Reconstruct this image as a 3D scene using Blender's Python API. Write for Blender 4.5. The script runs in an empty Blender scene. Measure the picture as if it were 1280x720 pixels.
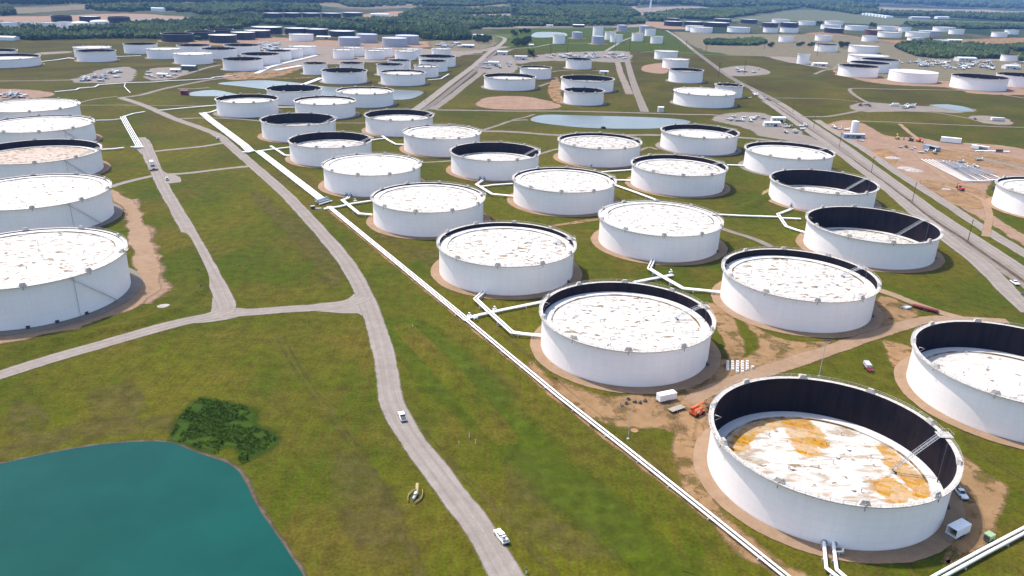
import bpy, math, random
import numpy as np
from mathutils import Matrix, Vector, noise as mnoise

rng = random.Random(7)
scene = bpy.context.scene
R = math.radians

# ------------------------------------------------------------------ camera
CF, CP, CH, CR = 968.22, R(21.8508), 134.532, R(1.5611)
cam_data = bpy.data.cameras.new("camera")
cam_data.sensor_width = 36.0
cam_data.lens = 36.0 * CF / 1280.0
cam_data.clip_start = 1.0
cam_data.clip_end = 90000.0
cam = bpy.data.objects.new("camera", cam_data)
scene.collection.objects.link(cam)
cam.matrix_world = Matrix.Translation((0, 0, CH)) @ Matrix.Rotation(R(90) - CP, 4, 'X') @ Matrix.Rotation(CR, 4, 'Z')
scene.camera = cam

# ------------------------------------------------------------------ world and sun
SUN_EL = R(61.6)
SUN_DIR = Vector((-0.80 * math.cos(SUN_EL), 0.60 * math.cos(SUN_EL), math.sin(SUN_EL)))   # towards the sun
world = bpy.data.worlds.new("World")
scene.world = world
world.use_nodes = True
wt = world.node_tree
sky = wt.nodes.new("ShaderNodeTexSky")
sky.sky_type = 'NISHITA'
sky.sun_disc = False
sky.sun_elevation = SUN_EL
sky.sun_rotation = math.atan2(SUN_DIR.x, SUN_DIR.y)
sky.air_density = 1.0
sky.dust_density = 2.0
sky.ozone_density = 1.0
wt.links.new(sky.outputs[0], wt.nodes["Background"].inputs[0])
wt.nodes["Background"].inputs[1].default_value = 0.15
sun_data = bpy.data.lights.new("sun", 'SUN')
sun_data.energy = 2.8
sun_data.angle = R(0.6)
sun_data.color = (1.0, 0.94, 0.855)
sun = bpy.data.objects.new("sun", sun_data)
scene.collection.objects.link(sun)
sun.rotation_euler = SUN_DIR.to_track_quat('Z', 'Y').to_euler()
scene.view_settings.view_transform = 'Standard'
scene.view_settings.look = 'None'
scene.view_settings.gamma = 1.0
scene.view_settings.use_curve_mapping = False
scene.view_settings.exposure = 0.98

# ------------------------------------------------------------------ helpers
def unp(u, v, Z=0.0):
    """point of the photograph (1280x720) -> world point at height Z"""
    a, b = u - 640.0, v - 360.0
    U = a * math.cos(CR) + b * math.sin(CR)
    V = -a * math.sin(CR) + b * math.cos(CR)
    Y = CF * math.cos(CP) - V * math.sin(CP)
    D = -CF * math.sin(CP) - V * math.cos(CP)
    t = (Z - CH) / D
    return (U * t, Y * t)

def tag(o, label=None, cat=None, group=None, kind=None):
    if label: o["label"] = label
    if cat: o["category"] = cat
    if group: o["group"] = group
    if kind: o["kind"] = kind
    return o

def thing(name, label, cat, loc=(0, 0, 0), rz=0.0, group=None):
    o = bpy.data.objects.new(name, None)
    o.empty_display_size = 0.5
    scene.collection.objects.link(o)
    o.location = loc
    o.rotation_euler = (0, 0, rz)
    return tag(o, label, cat, group)

def link_mesh(name, me, parent=None):
    o = bpy.data.objects.new(name, me)
    scene.collection.objects.link(o)
    if parent is not None:
        o.parent = parent
    return o

def fast_mesh(name, verts, faces, mats=(), mat_idx=None, smooth=False, attrs=None, uvs=None):
    """faces: (n,k) int array of one k"""
    verts = np.asarray(verts, dtype=np.float32)
    faces = np.asarray(faces, dtype=np.int32)
    me = bpy.data.meshes.new(name)
    n, k = faces.shape
    me.vertices.add(len(verts)); me.vertices.foreach_set("co", verts.ravel())
    me.loops.add(n * k); me.loops.foreach_set("vertex_index", faces.ravel())
    me.polygons.add(n); me.polygons.foreach_set("loop_start", np.arange(0, n * k, k, dtype=np.int32))
    me.polygons.foreach_set("loop_total", np.full(n, k, dtype=np.int32))
    for m in mats: me.materials.append(m)
    if mat_idx is not None: me.polygons.foreach_set("material_index", np.asarray(mat_idx, dtype=np.int32))
    me.update(calc_edges=True)
    me.polygons.foreach_set("use_smooth", np.full(n, bool(smooth)))
    for an, av in (attrs or {}).items():
        a = me.attributes.new(an, 'FLOAT', 'POINT'); a.data.foreach_set("value", np.asarray(av, dtype=np.float32))
    if uvs is not None:
        ul = me.uv_layers.new(name="uv"); ul.data.foreach_set("uv", np.asarray(uvs, dtype=np.float32)[faces.ravel()].ravel())
    return me

class MB:
    """collects simple solids, builds them as one mesh"""
    def __init__(s): s.v = []; s.f = []; s.m = []; s.sm = []
    def add(s, vs, fs, mi=0, sm=False):
        b = len(s.v); s.v += [tuple(p) for p in vs]
        for f in fs: s.f.append([b + i for i in f]); s.m.append(mi); s.sm.append(sm)
        return s
    def box(s, c, d, rz=0.0, mi=0, taper=(1.0, 1.0), shift=(0, 0)):
        cx, cy, cz = c; dx, dy, dz = d[0] / 2, d[1] / 2, d[2] / 2
        ca, sa = math.cos(rz), math.sin(rz); vs = []
        for z, tx, ty, ox, oy in ((-dz, 1, 1, 0, 0), (dz, taper[0], taper[1], shift[0], shift[1])):
            for x, y in ((-dx, -dy), (dx, -dy), (dx, dy), (-dx, dy)):
                X, Y = x * tx + ox, y * ty + oy
                vs.append((cx + X * ca - Y * sa, cy + X * sa + Y * ca, cz + z))
        return s.add(vs, [(3, 2, 1, 0), (4, 5, 6, 7), (0, 1, 5, 4), (1, 2, 6, 5), (2, 3, 7, 6), (3, 0, 4, 7)], mi)
    def tube(s, pts, r, n=8, mi=0, caps=True):
        P = [Vector(p) for p in pts]; rings = []
        for i, p in enumerate(P):
            if i == 0: d = P[1] - P[0]
            elif i == len(P) - 1: d = P[-1] - P[-2]
            else: d = (P[i] - P[i - 1]).normalized() + (P[i + 1] - P[i]).normalized()
            d.normalize()
            up = Vector((0, 0, 1)) if abs(d.z) < 0.95 else Vector((1, 0, 0))
            a = d.cross(up).normalized(); b = a.cross(d).normalized()
            rr = r if not isinstance(r, (list, tuple)) else r[i]
            if 0 < i < len(P) - 1:
                cosb = max(0.5, (P[i + 1] - P[i]).normalized().dot(d)); k = 1.0 / cosb
            else: k = 1.0
            rings.append([p + a * math.cos(t) * rr * k + b * math.sin(t) * rr for t in [2 * math.pi * j / n for j in range(n)]])
        vs = [q for ring in rings for q in ring]; fs = []
        for i in range(len(P) - 1):
            for j in range(n):
                fs.append((i * n + j, i * n + (j + 1) % n, (i + 1) * n + (j + 1) % n, (i + 1) * n + j))
        s.add(vs, fs, mi, True)
        if caps:
            s.add(rings[0], [tuple(range(n))[::-1]], mi); s.add(rings[-1], [tuple(range(n))], mi)
        return s
    def cyl(s, c, r, h, n=16, mi=0, r2=None):
        r2 = r if r2 is None else r2
        x, y, z = c
        A = [(x + r * math.cos(2 * math.pi * j / n), y + r * math.sin(2 * math.pi * j / n), z) for j in range(n)]
        B = [(x + r2 * math.cos(2 * math.pi * j / n), y + r2 * math.sin(2 * math.pi * j / n), z + h) for j in range(n)]
        s.add(A + B, [(j, (j + 1) % n, n + (j + 1) % n, n + j) for j in range(n)], mi, True)
        s.add(A, [tuple(range(n))[::-1]], mi); s.add(B, [tuple(range(n))], mi)
        return s
    def prism(s, prof, w, mi=0, c=(0, 0, 0), rz=0.0):
        """profile in x-z, extruded along y by w"""
        n = len(prof); ca, sa = math.cos(rz), math.sin(rz)
        vs = []
        for y in (-w / 2, w / 2):
            for (x, z) in prof: vs.append((c[0] + x * ca - y * sa, c[1] + x * sa + y * ca, c[2] + z))
        fs = [tuple(range(n)), tuple(range(2 * n - 1, n - 1, -1))] + [(j, j + n, (j + 1) % n + n, (j + 1) % n) for j in range(n)]
        return s.add(vs, fs, mi)
    def mesh(s, name, mats):
        me = bpy.data.meshes.new(name); me.from_pydata(s.v, [], s.f)
        mats = mats if isinstance(mats, (list, tuple)) else [mats]
        for m in mats: me.materials.append(m)
        me.polygons.foreach_set("material_index", s.m); me.polygons.foreach_set("use_smooth", s.sm)
        me.update(); return me
    def build(s, name, mats, parent=None): return link_mesh(name, s.mesh(name, mats), parent)

# ------------------------------------------------------------------ materials
class NT:
    def __init__(s, name, rough=0.9, spec=0.2):
        s.m = bpy.data.materials.new(name); s.m.use_nodes = True; s.t = s.m.node_tree
        s.b = s.t.nodes["Principled BSDF"]; s.b.inputs["Roughness"].default_value = rough
        s.b.inputs["Specular IOR Level"].default_value = spec
    def n(s, typ, **kw):
        nd = s.t.nodes.new(typ)
        for k, v in kw.items(): setattr(nd, k, v)
        return nd
    def l(s, a, b): s.t.links.new(a, b)
    def setin(s, nd, i, v):
        if hasattr(v, "is_linked") or isinstance(v, bpy.types.NodeSocket): s.l(v, nd.inputs[i])
        else: nd.inputs[i].default_value = v
    def pos(s): return s.n("ShaderNodeNewGeometry").outputs["Position"]
    def mapped(s, vec, scale=(1, 1, 1), rot=(0, 0, 0), loc=(0, 0, 0)):
        m = s.n("ShaderNodeMapping"); s.l(vec, m.inputs[0])
        m.inputs["Scale"].default_value = scale; m.inputs["Rotation"].default_value = rot; m.inputs["Location"].default_value = loc
        return m.outputs[0]
    def noise(s, vec, scale, detail=4.0, rough=0.55, dist=0.0):
        nd = s.n("ShaderNodeTexNoise"); s.l(vec, nd.inputs["Vector"])
        nd.inputs["Scale"].default_value = scale; nd.inputs["Detail"].default_value = detail
        nd.inputs["Roughness"].default_value = rough; nd.inputs["Distortion"].default_value = dist
        return nd.outputs["Fac"]
    def voro(s, vec, scale, out="Color"):
        nd = s.n("ShaderNodeTexVoronoi"); s.l(vec, nd.inputs["Vector"]); nd.inputs["Scale"].default_value = scale
        return nd.outputs[out]
    def ramp(s, fac, stops):
        nd = s.n("ShaderNodeValToRGB"); s.l(fac, nd.inputs[0]); cr = nd.color_ramp
        while len(cr.elements) < len(stops): cr.elements.new(0.5)
        for e, (p, c) in zip(cr.elements, stops):
            e.position = p; e.color = (*c, 1) if not isinstance(c, (int, float)) else (c, c, c, 1)
        return nd.outputs[0]
    def mr(s, v, a, b, c=0.0, d=1.0):
        nd = s.n("ShaderNodeMapRange"); nd.clamp = True; s.l(v, nd.inputs[0])
        for i, x in zip((1, 2, 3, 4), (a, b, c, d)): nd.inputs[i].default_value = x
        return nd.outputs[0]
    def math(s, op, a, b=None, clamp=False):
        nd = s.n("ShaderNodeMath", operation=op, use_clamp=clamp); s.setin(nd, 0, a)
        if b is not None: s.setin(nd, 1, b)
        return nd.outputs[0]
    def mix(s, f, a, b, blend='MIX'):
        nd = s.n("ShaderNodeMix", data_type='RGBA', blend_type=blend)
        s.setin(nd, 0, f)
        for i, v in ((6, a), (7, b)):
            if isinstance(v, (tuple, list)): v = (*v, 1)[:4]
            s.setin(nd, i, v)
        return nd.outputs[2]
    def attr(s, name, typ='GEOMETRY', out="Fac"):
        nd = s.n("ShaderNodeAttribute", attribute_name=name, attribute_type=typ); return nd.outputs[out]
    def color(s, c):
        if isinstance(c, tuple): s.b.inputs["Base Color"].default_value = (*c, 1)
        else: s.l(c, s.b.inputs["Base Color"])
        return s
    def bump(s, h, strength=0.3, dist=0.1):
        b = s.n("ShaderNodeBump"); b.inputs["Strength"].default_value = strength; b.inputs["Distance"].default_value = dist
        s.l(h, b.inputs["Height"]); s.l(b.outputs[0], s.b.inputs["Normal"]); return s

def plain(name, col, rough=0.6, spec=0.3, var=0.12, scale=1.5, metal=0.0):
    k = NT(name, rough, spec); k.b.inputs["Metallic"].default_value = metal
    tc = k.n("ShaderNodeTexCoord").outputs["Object"]
    nz = k.noise(tc, scale, 4)
    f = k.mr(nz, 0.3, 0.7, 1 - var, 1 + var * 0.6)
    k.color(k.mix(1.0, col, f, 'MULTIPLY')); return k.m

def grass_nodes(k):
    p = k.pos()
    big = k.noise(p, 1 / 190, 4, 0.55)
    mid = k.noise(k.mapped(p, loc=(310, 90, 0)), 1 / 38, 5, 0.62, 0.4)
    mid2 = k.noise(k.mapped(p, loc=(-310, 190, 0)), 1 / 85, 5, 0.6, 0.6)
    fine = k.noise(p, 1 / 5, 4, 0.7)
    vfine = k.noise(p, 1.1, 3, 0.6)
    streak = k.noise(k.mapped(p, scale=(0.6, 0.03, 1), rot=(0, 0, R(-31))), 1.0, 3, 0.6)
    base = k.ramp(big, [(0.36, (0.0451, 0.0581, 0.0030)), (0.5, (0.0687, 0.0764, 0.0040)), (0.64, (0.0975, 0.0896, 0.0059))])
    lush = k.mix(k.mr(mid2, 0.44, 0.62), base, (0.0389, 0.0631, 0.0025))
    dry = k.mix(k.mr(mid, 0.46, 0.70, 0, 0.75), lush, (0.1011, 0.0747, 0.0124))
    st = k.mix(k.mr(streak, 0.42, 0.66, 0, 0.7), dry, (0.0705, 0.0531, 0.0090))
    f1 = k.mr(fine, 0.28, 0.72, 0.66, 1.34)
    f2 = k.mr(vfine, 0.28, 0.72, 0.68, 1.32)
    c = k.mix(1.0, st, f1, 'MULTIPLY'); c = k.mix(1.0, c, f2, 'MULTIPLY')
    sy = k.n("ShaderNodeSeparateXYZ"); k.l(p, sy.inputs[0])
    yel = k.math('MULTIPLY', k.mr(sy.outputs[1], 450, 1100, 0.12, 0.85), k.mr(mid2, 0.30, 0.62, 0.25, 1.0))
    c = k.mix(yel, c, k.mix(k.mr(mid, 0.42, 0.58), k.mix(k.mr(k.noise(p, 1 / 60, 4, 0.7), 0.42, 0.60), (0.0525, 0.0423, 0.0051), (0.0306, 0.0306, 0.0037)), (0.0481, 0.0299, 0.0102)))
    # countryside far beyond the tank farm: a patchwork of pasture, scrub and bare ground
    cell = k.voro(k.mapped(p, scale=(1, 0.55, 1), rot=(0, 0, 0.2)), 1 / 330)
    sep = k.n("ShaderNodeSeparateColor"); k.l(cell, sep.inputs[0])
    fld = k.ramp(sep.outputs[0], [(0.0, (0.0620, 0.0660, 0.0315)), (0.3, (0.0403, 0.0528, 0.0210)), (0.55, (0.0806, 0.0713, 0.0455)), (0.8, (0.0465, 0.0607, 0.0259)), (1.0, (0.0992, 0.0825, 0.0630))])
    woods = k.noise(k.mapped(p, scale=(1, 0.6, 1)), 1 / 420, 6, 0.62, 0.8)
    far = k.mix(k.mr(woods, 0.47, 0.53), fld, (0.0186, 0.0343, 0.0154))
    far = k.mix(1.0, far, k.mr(k.noise(p, 1 / 60, 4, 0.7), 0.3, 0.7, 0.7, 1.25), 'MULTIPLY')
    sx = k.n("ShaderNodeSeparateXYZ"); k.l(p, sx.inputs[0])
    d = k.math('ADD', k.math('MULTIPLY', sx.outputs[0], -0.28), sx.outputs[1])
    d2 = k.math('ADD', d, k.math('MULTIPLY', woods, 900))
    return k.mix(k.mr(d2, 2350, 2650), c, far), fine, vfine

def surface_mat(name, kind):
    """grass, or another ground that gives way to the same grass where the 'mask' falls to 0"""
    k = NT(name, 1.0, 0.05)
    if kind == "grass":
        g, fine, vfine = grass_nodes(k); k.color(g); k.bump(vfine, 0.6, 0.3); return k.m
    p = k.pos()
    patch = k.noise(p, 1 / 14, 5, 0.65); grit = k.noise(p, 2.2, 3, 0.7); mott = k.noise(p, 1 / 3.5, 4, 0.65)
    cols = {
        "road": [(0.3, (0.2070, 0.1770, 0.1530)), (0.7, (0.2760, 0.2400, 0.2130))],
        "track": [(0.3, (0.1683, 0.1399, 0.1175)), (0.7, (0.2343, 0.2013, 0.1729))],
        "asphalt": [(0.3, (0.1360, 0.1142, 0.1074)), (0.7, (0.1768, 0.1530, 0.1428))],
        "pad": [(0.3, (0.2160, 0.1400, 0.0864)), (0.7, (0.2960, 0.2040, 0.1344))],
        "greypad": [(0.3, (0.1665, 0.1406, 0.1184)), (0.7, (0.2220, 0.1924, 0.1665))],
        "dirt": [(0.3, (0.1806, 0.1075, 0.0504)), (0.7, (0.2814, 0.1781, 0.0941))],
        "red": [(0.3, (0.1890, 0.1134, 0.0714)), (0.7, (0.2940, 0.2016, 0.1428))],
        "pinkbare": [(0.3, (0.165, 0.135, 0.105)), (0.7, (0.25, 0.205, 0.17))],
        "brown": [(0.3, (0.0870, 0.0713, 0.0226)), (0.7, (0.1235, 0.0974, 0.0365))],
        "marsh": [(0.3, (0.0226, 0.0452, 0.0052)), (0.7, (0.0391, 0.0679, 0.0078))],
        "weeds": [(0.3, (0.052, 0.085, 0.005)), (0.7, (0.078, 0.112, 0.008))],
        "bank": [(0.3, (0.0522, 0.0365, 0.0261)), (0.7, (0.1305, 0.1001, 0.0740))],
        "woodfloor": [(0.3, (0.0305, 0.0478, 0.0130)), (0.7, (0.0609, 0.0740, 0.0261))],
        "pale": [(0.3, (0.0825, 0.0938, 0.0525)), (0.7, (0.1125, 0.1200, 0.0675))],
        "tan": [(0.3, (0.1190, 0.1020, 0.0578)), (0.7, (0.1700, 0.1428, 0.0918))],
    }[kind]
    c = k.ramp(k.math('ADD', k.math('MULTIPLY', patch, 0.6), k.math('MULTIPLY', mott, 0.4)), cols)
    c = k.mix(1.0, c, k.mr(grit, 0.25, 0.75, 0.84, 1.12), 'MULTIPLY')
    if kind in ("road", "asphalt", "track"):
        uv = k.n("ShaderNodeUVMap"); uv.uv_map = "uv"
        sp = k.n("ShaderNodeSeparateXYZ"); k.l(uv.outputs[0], sp.inputs[0])
        w = k.math('ABSOLUTE', k.math('SUBTRACT', k.math('ABSOLUTE', sp.outputs[0]), 0.45))
        tr = k.mr(k.math('ADD', w, k.math('MULTIPLY', mott, 0.25)), 0.10, 0.42, 1.0, 0.0)
        c = k.mix(k.math('MULTIPLY', tr, 0.45), c, tuple(x * 0.80 for x in cols[0][1]))
        lines = k.noise(k.mapped(uv.outputs[0], scale=(5.0, 0.12, 1)), 1.0, 3, 0.6)
        c = k.mix(1.0, c, k.mr(lines, 0.3, 0.7, 0.88, 1.08), 'MULTIPLY')
    msk = k.attr("mask")
    amp = {"marsh": 1.5, "brown": 1.7, "dirt": 1.5, "red": 1.3, "weeds": 1.6, "tan": 1.4, "pale": 1.0, "pinkbare": 1.5, "greypad": 1.3, "track": 1.1, "road": 0.55, "marsh": 1.5}.get(kind, 0.9)
    v = k.math('ADD', msk, k.math('MULTIPLY', k.math('SUBTRACT', k.math('ADD', k.math('MULTIPLY', mott, 0.5), k.math('MULTIPLY', patch, 0.5)), 0.5), amp))
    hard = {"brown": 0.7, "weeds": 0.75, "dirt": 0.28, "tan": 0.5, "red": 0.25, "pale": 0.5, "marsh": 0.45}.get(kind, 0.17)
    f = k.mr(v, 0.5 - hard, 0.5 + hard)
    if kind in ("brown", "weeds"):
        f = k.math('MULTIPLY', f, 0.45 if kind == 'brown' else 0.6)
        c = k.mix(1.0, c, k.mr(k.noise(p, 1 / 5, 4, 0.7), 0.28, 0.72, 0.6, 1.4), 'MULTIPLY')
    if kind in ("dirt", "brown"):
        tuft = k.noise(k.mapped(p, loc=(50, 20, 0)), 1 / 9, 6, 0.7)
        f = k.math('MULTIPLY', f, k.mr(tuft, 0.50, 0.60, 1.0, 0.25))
    k.color(c); k.bump(grit, 0.35, 0.12); k.l(f, k.b.inputs["Alpha"])      # worn edges let the grass sheet below show
    return k.m

MAT = {}
for kd in ("grass", "road", "track", "asphalt", "pad", "greypad", "dirt", "red", "pinkbare", "brown", "marsh", "woodfloor", "weeds", "bank", "pale", "tan"):
    MAT[kd] = surface_mat("ground_" + kd, kd)

def paint_mat(name, col, streak=0.05, seams=True, rough=0.45):
    k = NT(name, rough, 0.35)
    uv = k.n("ShaderNodeUVMap"); uv.uv_map = "uv"; u = uv.outputs[0]
    run = k.noise(k.mapped(u, scale=(0.9, 0.06, 1)), 1.0, 4, 0.6)
    blot = k.noise(k.mapped(u, scale=(0.11, 0.11, 1)), 1.0, 5, 0.6)
    oi = k.n("ShaderNodeObjectInfo")
    tint = k.mix(oi.outputs["Random"], tuple(c * 0.97 for c in col), tuple(min(1, c * 1.03) for c in col))
    c = k.mix(1.0, tint, k.mr(run, 0.35, 0.75, 1.0, 1 - streak), 'MULTIPLY')
    c = k.mix(1.0, c, k.mr(blot, 0.35, 0.7, 1.0, 0.95), 'MULTIPLY')
    if seams:
        br = k.n("ShaderNodeTexBrick"); k.l(u, br.inputs["Vector"])
        br.inputs["Scale"].default_value = 1.0; br.inputs["Brick Width"].default_value = 9.0; br.inputs["Row Height"].default_value = 2.44
        br.inputs["Mortar Size"].default_value = 0.045; br.inputs["Mortar Smooth"].default_value = 0.4
        br.inputs["Color1"].default_value = (1, 1, 1, 1); br.inputs["Color2"].default_value = (0.985, 0.985, 0.985, 1); br.inputs["Mortar"].default_value = (0.87, 0.87, 0.88, 1)
        c = k.mix(1.0, c, br.outputs["Color"], 'MULTIPLY')
        sp = k.n("ShaderNodeSeparateXYZ"); k.l(u, sp.inputs[0])
        splash = k.math('ADD', sp.outputs[1], k.math('MULTIPLY', run, 1.2))
        c = k.mix(k.mr(splash, 0.55, 1.3, 0.45, 0.0), c, (0.50, 0.42, 0.33))
    k.color(c); return k.m

MAT["white_shell"] = paint_mat("white_tank_paint", (0.95, 0.885, 0.85))
MAT["grey_shell"] = paint_mat("grey_tank_paint", (0.40, 0.41, 0.46), 0.15)
MAT["dark_shell"] = paint_mat("dark_tank_paint", (0.020, 0.019, 0.030), 0.3)
MAT["red_shell"] = paint_mat("rust_red_tank_paint", (0.16, 0.045, 0.035), 0.3)
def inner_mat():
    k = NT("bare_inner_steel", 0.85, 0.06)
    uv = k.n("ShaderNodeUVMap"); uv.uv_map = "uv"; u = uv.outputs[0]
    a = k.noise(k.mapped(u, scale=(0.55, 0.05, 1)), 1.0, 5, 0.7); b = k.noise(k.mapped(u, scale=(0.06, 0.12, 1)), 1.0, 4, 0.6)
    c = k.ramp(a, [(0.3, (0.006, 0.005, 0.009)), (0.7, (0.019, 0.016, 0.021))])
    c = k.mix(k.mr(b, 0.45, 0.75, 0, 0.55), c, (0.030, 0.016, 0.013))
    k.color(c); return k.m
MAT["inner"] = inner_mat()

def ring_mat():
    k = NT("roof_edge_rust", 0.8, 0.1); tc = k.n("ShaderNodeTexCoord").outputs["Object"]
    nz = k.noise(tc, 0.12, 4, 0.65); k.color(k.mix(k.mr(nz, 0.42, 0.58), (0.50, 0.48, 0.44), (0.17, 0.11, 0.05))); return k.m
MAT["ring"] = ring_mat()
def roof_mat(name, base, rust=0.5, stain=False):
    k = NT(name, 0.7, 0.2)
    oi = k.n("ShaderNodeObjectInfo"); tc = k.n("ShaderNodeTexCoord").outputs["Object"]
    cb = k.n("ShaderNodeCombineXYZ"); r0 = k.math('MULTIPLY', oi.outputs["Random"], 400.0)
    k.l(r0, cb.inputs[0]); k.l(r0, cb.inputs[1])
    va = k.n("ShaderNodeVectorMath", operation='ADD'); k.l(tc, va.inputs[0]); k.l(cb.outputs[0], va.inputs[1]); q = va.outputs[0]
    br = k.n("ShaderNodeTexBrick"); k.l(tc, br.inputs["Vector"])
    br.inputs["Scale"].default_value = 1.0; br.inputs["Brick Width"].default_value = 7.5; br.inputs["Row Height"].default_value = 2.4
    br.inputs["Mortar Size"].default_value = 0.07; br.inputs["Mortar Smooth"].default_value = 0.5
    br.inputs["Color1"].default_value = (1, 1, 1, 1); br.inputs["Color2"].default_value = (0.93, 0.93, 0.93, 1); br.inputs["Mortar"].default_value = (0.70, 0.67, 0.63, 1)
    dirt = k.noise(k.mapped(q, scale=(0.16, 0.42, 1)), 1.0, 5, 0.62, 0.3)
    dash = k.noise(k.mapped(q, scale=(0.26, 0.62, 1), loc=(30, 40, 0)), 1.0, 3, 0.6, 0.3)
    dash2 = k.noise(k.mapped(q, scale=(0.30, 0.42, 1), loc=(70, 10, 0)), 1.0, 3, 0.55, 0.6)
    amount = k.attr("color", 'OBJECT', "Fac") if False else oi.outputs["Color"]
    sc = k.n("ShaderNodeSeparateColor"); k.l(amount, sc.inputs[0]); am = sc.outputs[0]
    c = k.mix(1.0, base, br.outputs["Color"], 'MULTIPLY')
    c = k.mix(k.math('MULTIPLY', k.mr(dirt, 0.42, 0.66), k.math('MULTIPLY', am, 0.5)), c, (0.30, 0.24, 0.185))
    th = k.math('SUBTRACT', 0.680, k.math('MULTIPLY', am, 0.17))
    f1 = k.math('MULTIPLY', k.math('SUBTRACT', dash, k.math('ADD', th, 0.004)), 14.0, True)
    c = k.mix(k.math('MULTIPLY', f1, 0.6), c, (0.17, 0.11, 0.065))
    f2 = k.math('MULTIPLY', k.math('SUBTRACT', dash2, k.math('SUBTRACT', th, 0.002)), 14.0, True)
    c = k.mix(k.math('MULTIPLY', f2, 0.9), c, (0.145, 0.085, 0.032))
    if stain:
        st = k.attr("stain")
        pb = k.n("ShaderNodeTexBrick"); k.l(k.mapped(tc, rot=(0, 0, R(28))), pb.inputs["Vector"]); pb.offset = 0.37
        pb.inputs["Scale"].default_value = 1.0; pb.inputs["Brick Width"].default_value = 5.2; pb.inputs["Row Height"].default_value = 1.9
        pb.inputs["Mortar Size"].default_value = 0.28; pb.inputs["Mortar Smooth"].default_value = 1.0; pb.inputs["Bias"].default_value = 0.1
        pb.inputs["Color1"].default_value = (1, 1, 1, 1); pb.inputs["Color2"].default_value = (0.3, 0.3, 0.3, 1); pb.inputs["Mortar"].default_value = (0.45, 0.45, 0.45, 1)
        nz = k.noise(k.mapped(tc, scale=(1, 1, 1)), 0.42, 5, 0.7, 0.6)
        v = k.math('ADD', st, k.math('MULTIPLY', k.math('SUBTRACT', nz, 0.5), 1.3))
        f = k.math('MULTIPLY', k.mr(v, 0.42, 0.68), k.mr(pb.outputs['Color'], 0.2, 0.9, 0.5, 1.0))
        hue = k.ramp(k.noise(tc, 0.45, 5, 0.7), [(0.35, (0.20, 0.11, 0.002)), (0.48, (0.40, 0.20, 0.001)), (0.60, (0.30, 0.115, 0.002)), (0.7, (0.13, 0.045, 0.006))])
        smudge = k.noise(k.mapped(tc, scale=(0.10, 0.30, 1), loc=(3, 8, 0), rot=(0, 0, .2)), 1.0, 4, 0.6, 0.4)
        c = k.mix(k.mr(smudge, 0.50, 0.62, 0, 0.85), c, (0.27, 0.195, 0.125))
        c = k.mix(f, c, hue)
    k.color(c); return k.m
MAT["roof"] = roof_mat("floating_roof_white", (0.52, 0.505, 0.475))
MAT["roof_tan"] = roof_mat("floating_roof_rust_tinted", (0.46, 0.37, 0.30))
MAT["roof_stained"] = roof_mat("floating_roof_stained", (0.54, 0.525, 0.49), stain=True)
MAT["pontoon"] = plain("pontoon_pale_paint", (0.60, 0.59, 0.58), 0.6, 0.2, 0.10, 0.25)
MAT["rim"] = plain("rim_walkway_paint", (0.48, 0.44, 0.40), 0.6, 0.3, 0.42, 1.4)
MAT["steel"] = plain("galvanised_steel", (0.42, 0.43, 0.45), 0.5, 0.5, 0.15, 2)
MAT["white"] = plain("white_paint", (0.80, 0.80, 0.79), 0.4, 0.4, 0.08)
MAT["pipe"] = plain("white_pipe_paint", (0.86, 0.845, 0.81), 0.45, 0.4, 0.10, 0.4)
MAT["offwhite"] = plain("weathered_white", (0.62, 0.60, 0.57), 0.6, 0.3, 0.2)
MAT["bluegrey"] = plain("blue_grey_paint", (0.22, 0.28, 0.36), 0.5, 0.4, 0.2)
MAT["black"] = plain("black_rubber", (0.018, 0.018, 0.02), 0.8, 0.2, 0.2)
MAT["dark"] = plain("dark_steel", (0.05, 0.05, 0.055), 0.6, 0.4, 0.25)
MAT["glass"] = plain("tinted_glass", (0.012, 0.016, 0.020), 0.08, 0.7, 0.0)
MAT["maroon"] = plain("maroon_paint", (0.16, 0.012, 0.018), 0.4, 0.5, 0.15)
MAT["redpaint"] = plain("red_paint", (0.42, 0.03, 0.025), 0.4, 0.5, 0.15)
MAT["orange"] = plain("orange_paint", (0.62, 0.11, 0.03), 0.45, 0.4, 0.15)
MAT["yellow"] = plain("yellow_paint", (0.50, 0.36, 0.10), 0.6, 0.3, 0.25)
MAT["green"] = plain("pale_green_paint", (0.26, 0.36, 0.20), 0.5, 0.4, 0.12)
MAT["darkgreen"] = plain("dark_green_metal", (0.045, 0.085, 0.065), 0.5, 0.4, 0.15)
MAT["wood"] = plain("weathered_wood", (0.20, 0.15, 0.11), 0.9, 0.1, 0.3, 3)
MAT["planks"] = plain("grey_plank_deck", (0.30, 0.27, 0.24), 0.9, 0.1, 0.3, 3)
MAT["concrete"] = plain("concrete", (0.42, 0.40, 0.37), 0.9, 0.1, 0.15)
MAT["earth"] = plain("piled_earth", (0.30, 0.17, 0.09), 1.0, 0.0, 0.3, 0.6)
MAT["gravelpile"] = plain("piled_gravel", (0.36, 0.33, 0.31), 1.0, 0.0, 0.3, 0.8)
MAT["skin"] = plain("skin", (0.45, 0.28, 0.2), 0.6, 0.2, 0.05)
def foliage(name, a, b):
    k = NT(name, 0.9, 0.1); p = k.pos(); oi = k.n("ShaderNodeObjectInfo")
    n1 = k.math('ADD', k.math('MULTIPLY', k.noise(p, 0.09, 3, 0.6), 0.5), k.math('MULTIPLY', k.noise(p, 1 / 130, 4, 0.6), 0.5)); n2 = k.noise(p, 0.7, 3, 0.7)
    c = k.mix(k.mr(n1, 0.43, 0.57), a, b); c = k.mix(1.0, c, k.mr(n2, 0.3, 0.7, 0.7, 1.3), 'MULTIPLY'); k.color(c); return k.m
MAT["leaf"] = foliage("tree_foliage", (0.022, 0.048, 0.010), (0.055, 0.088, 0.020))
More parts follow.
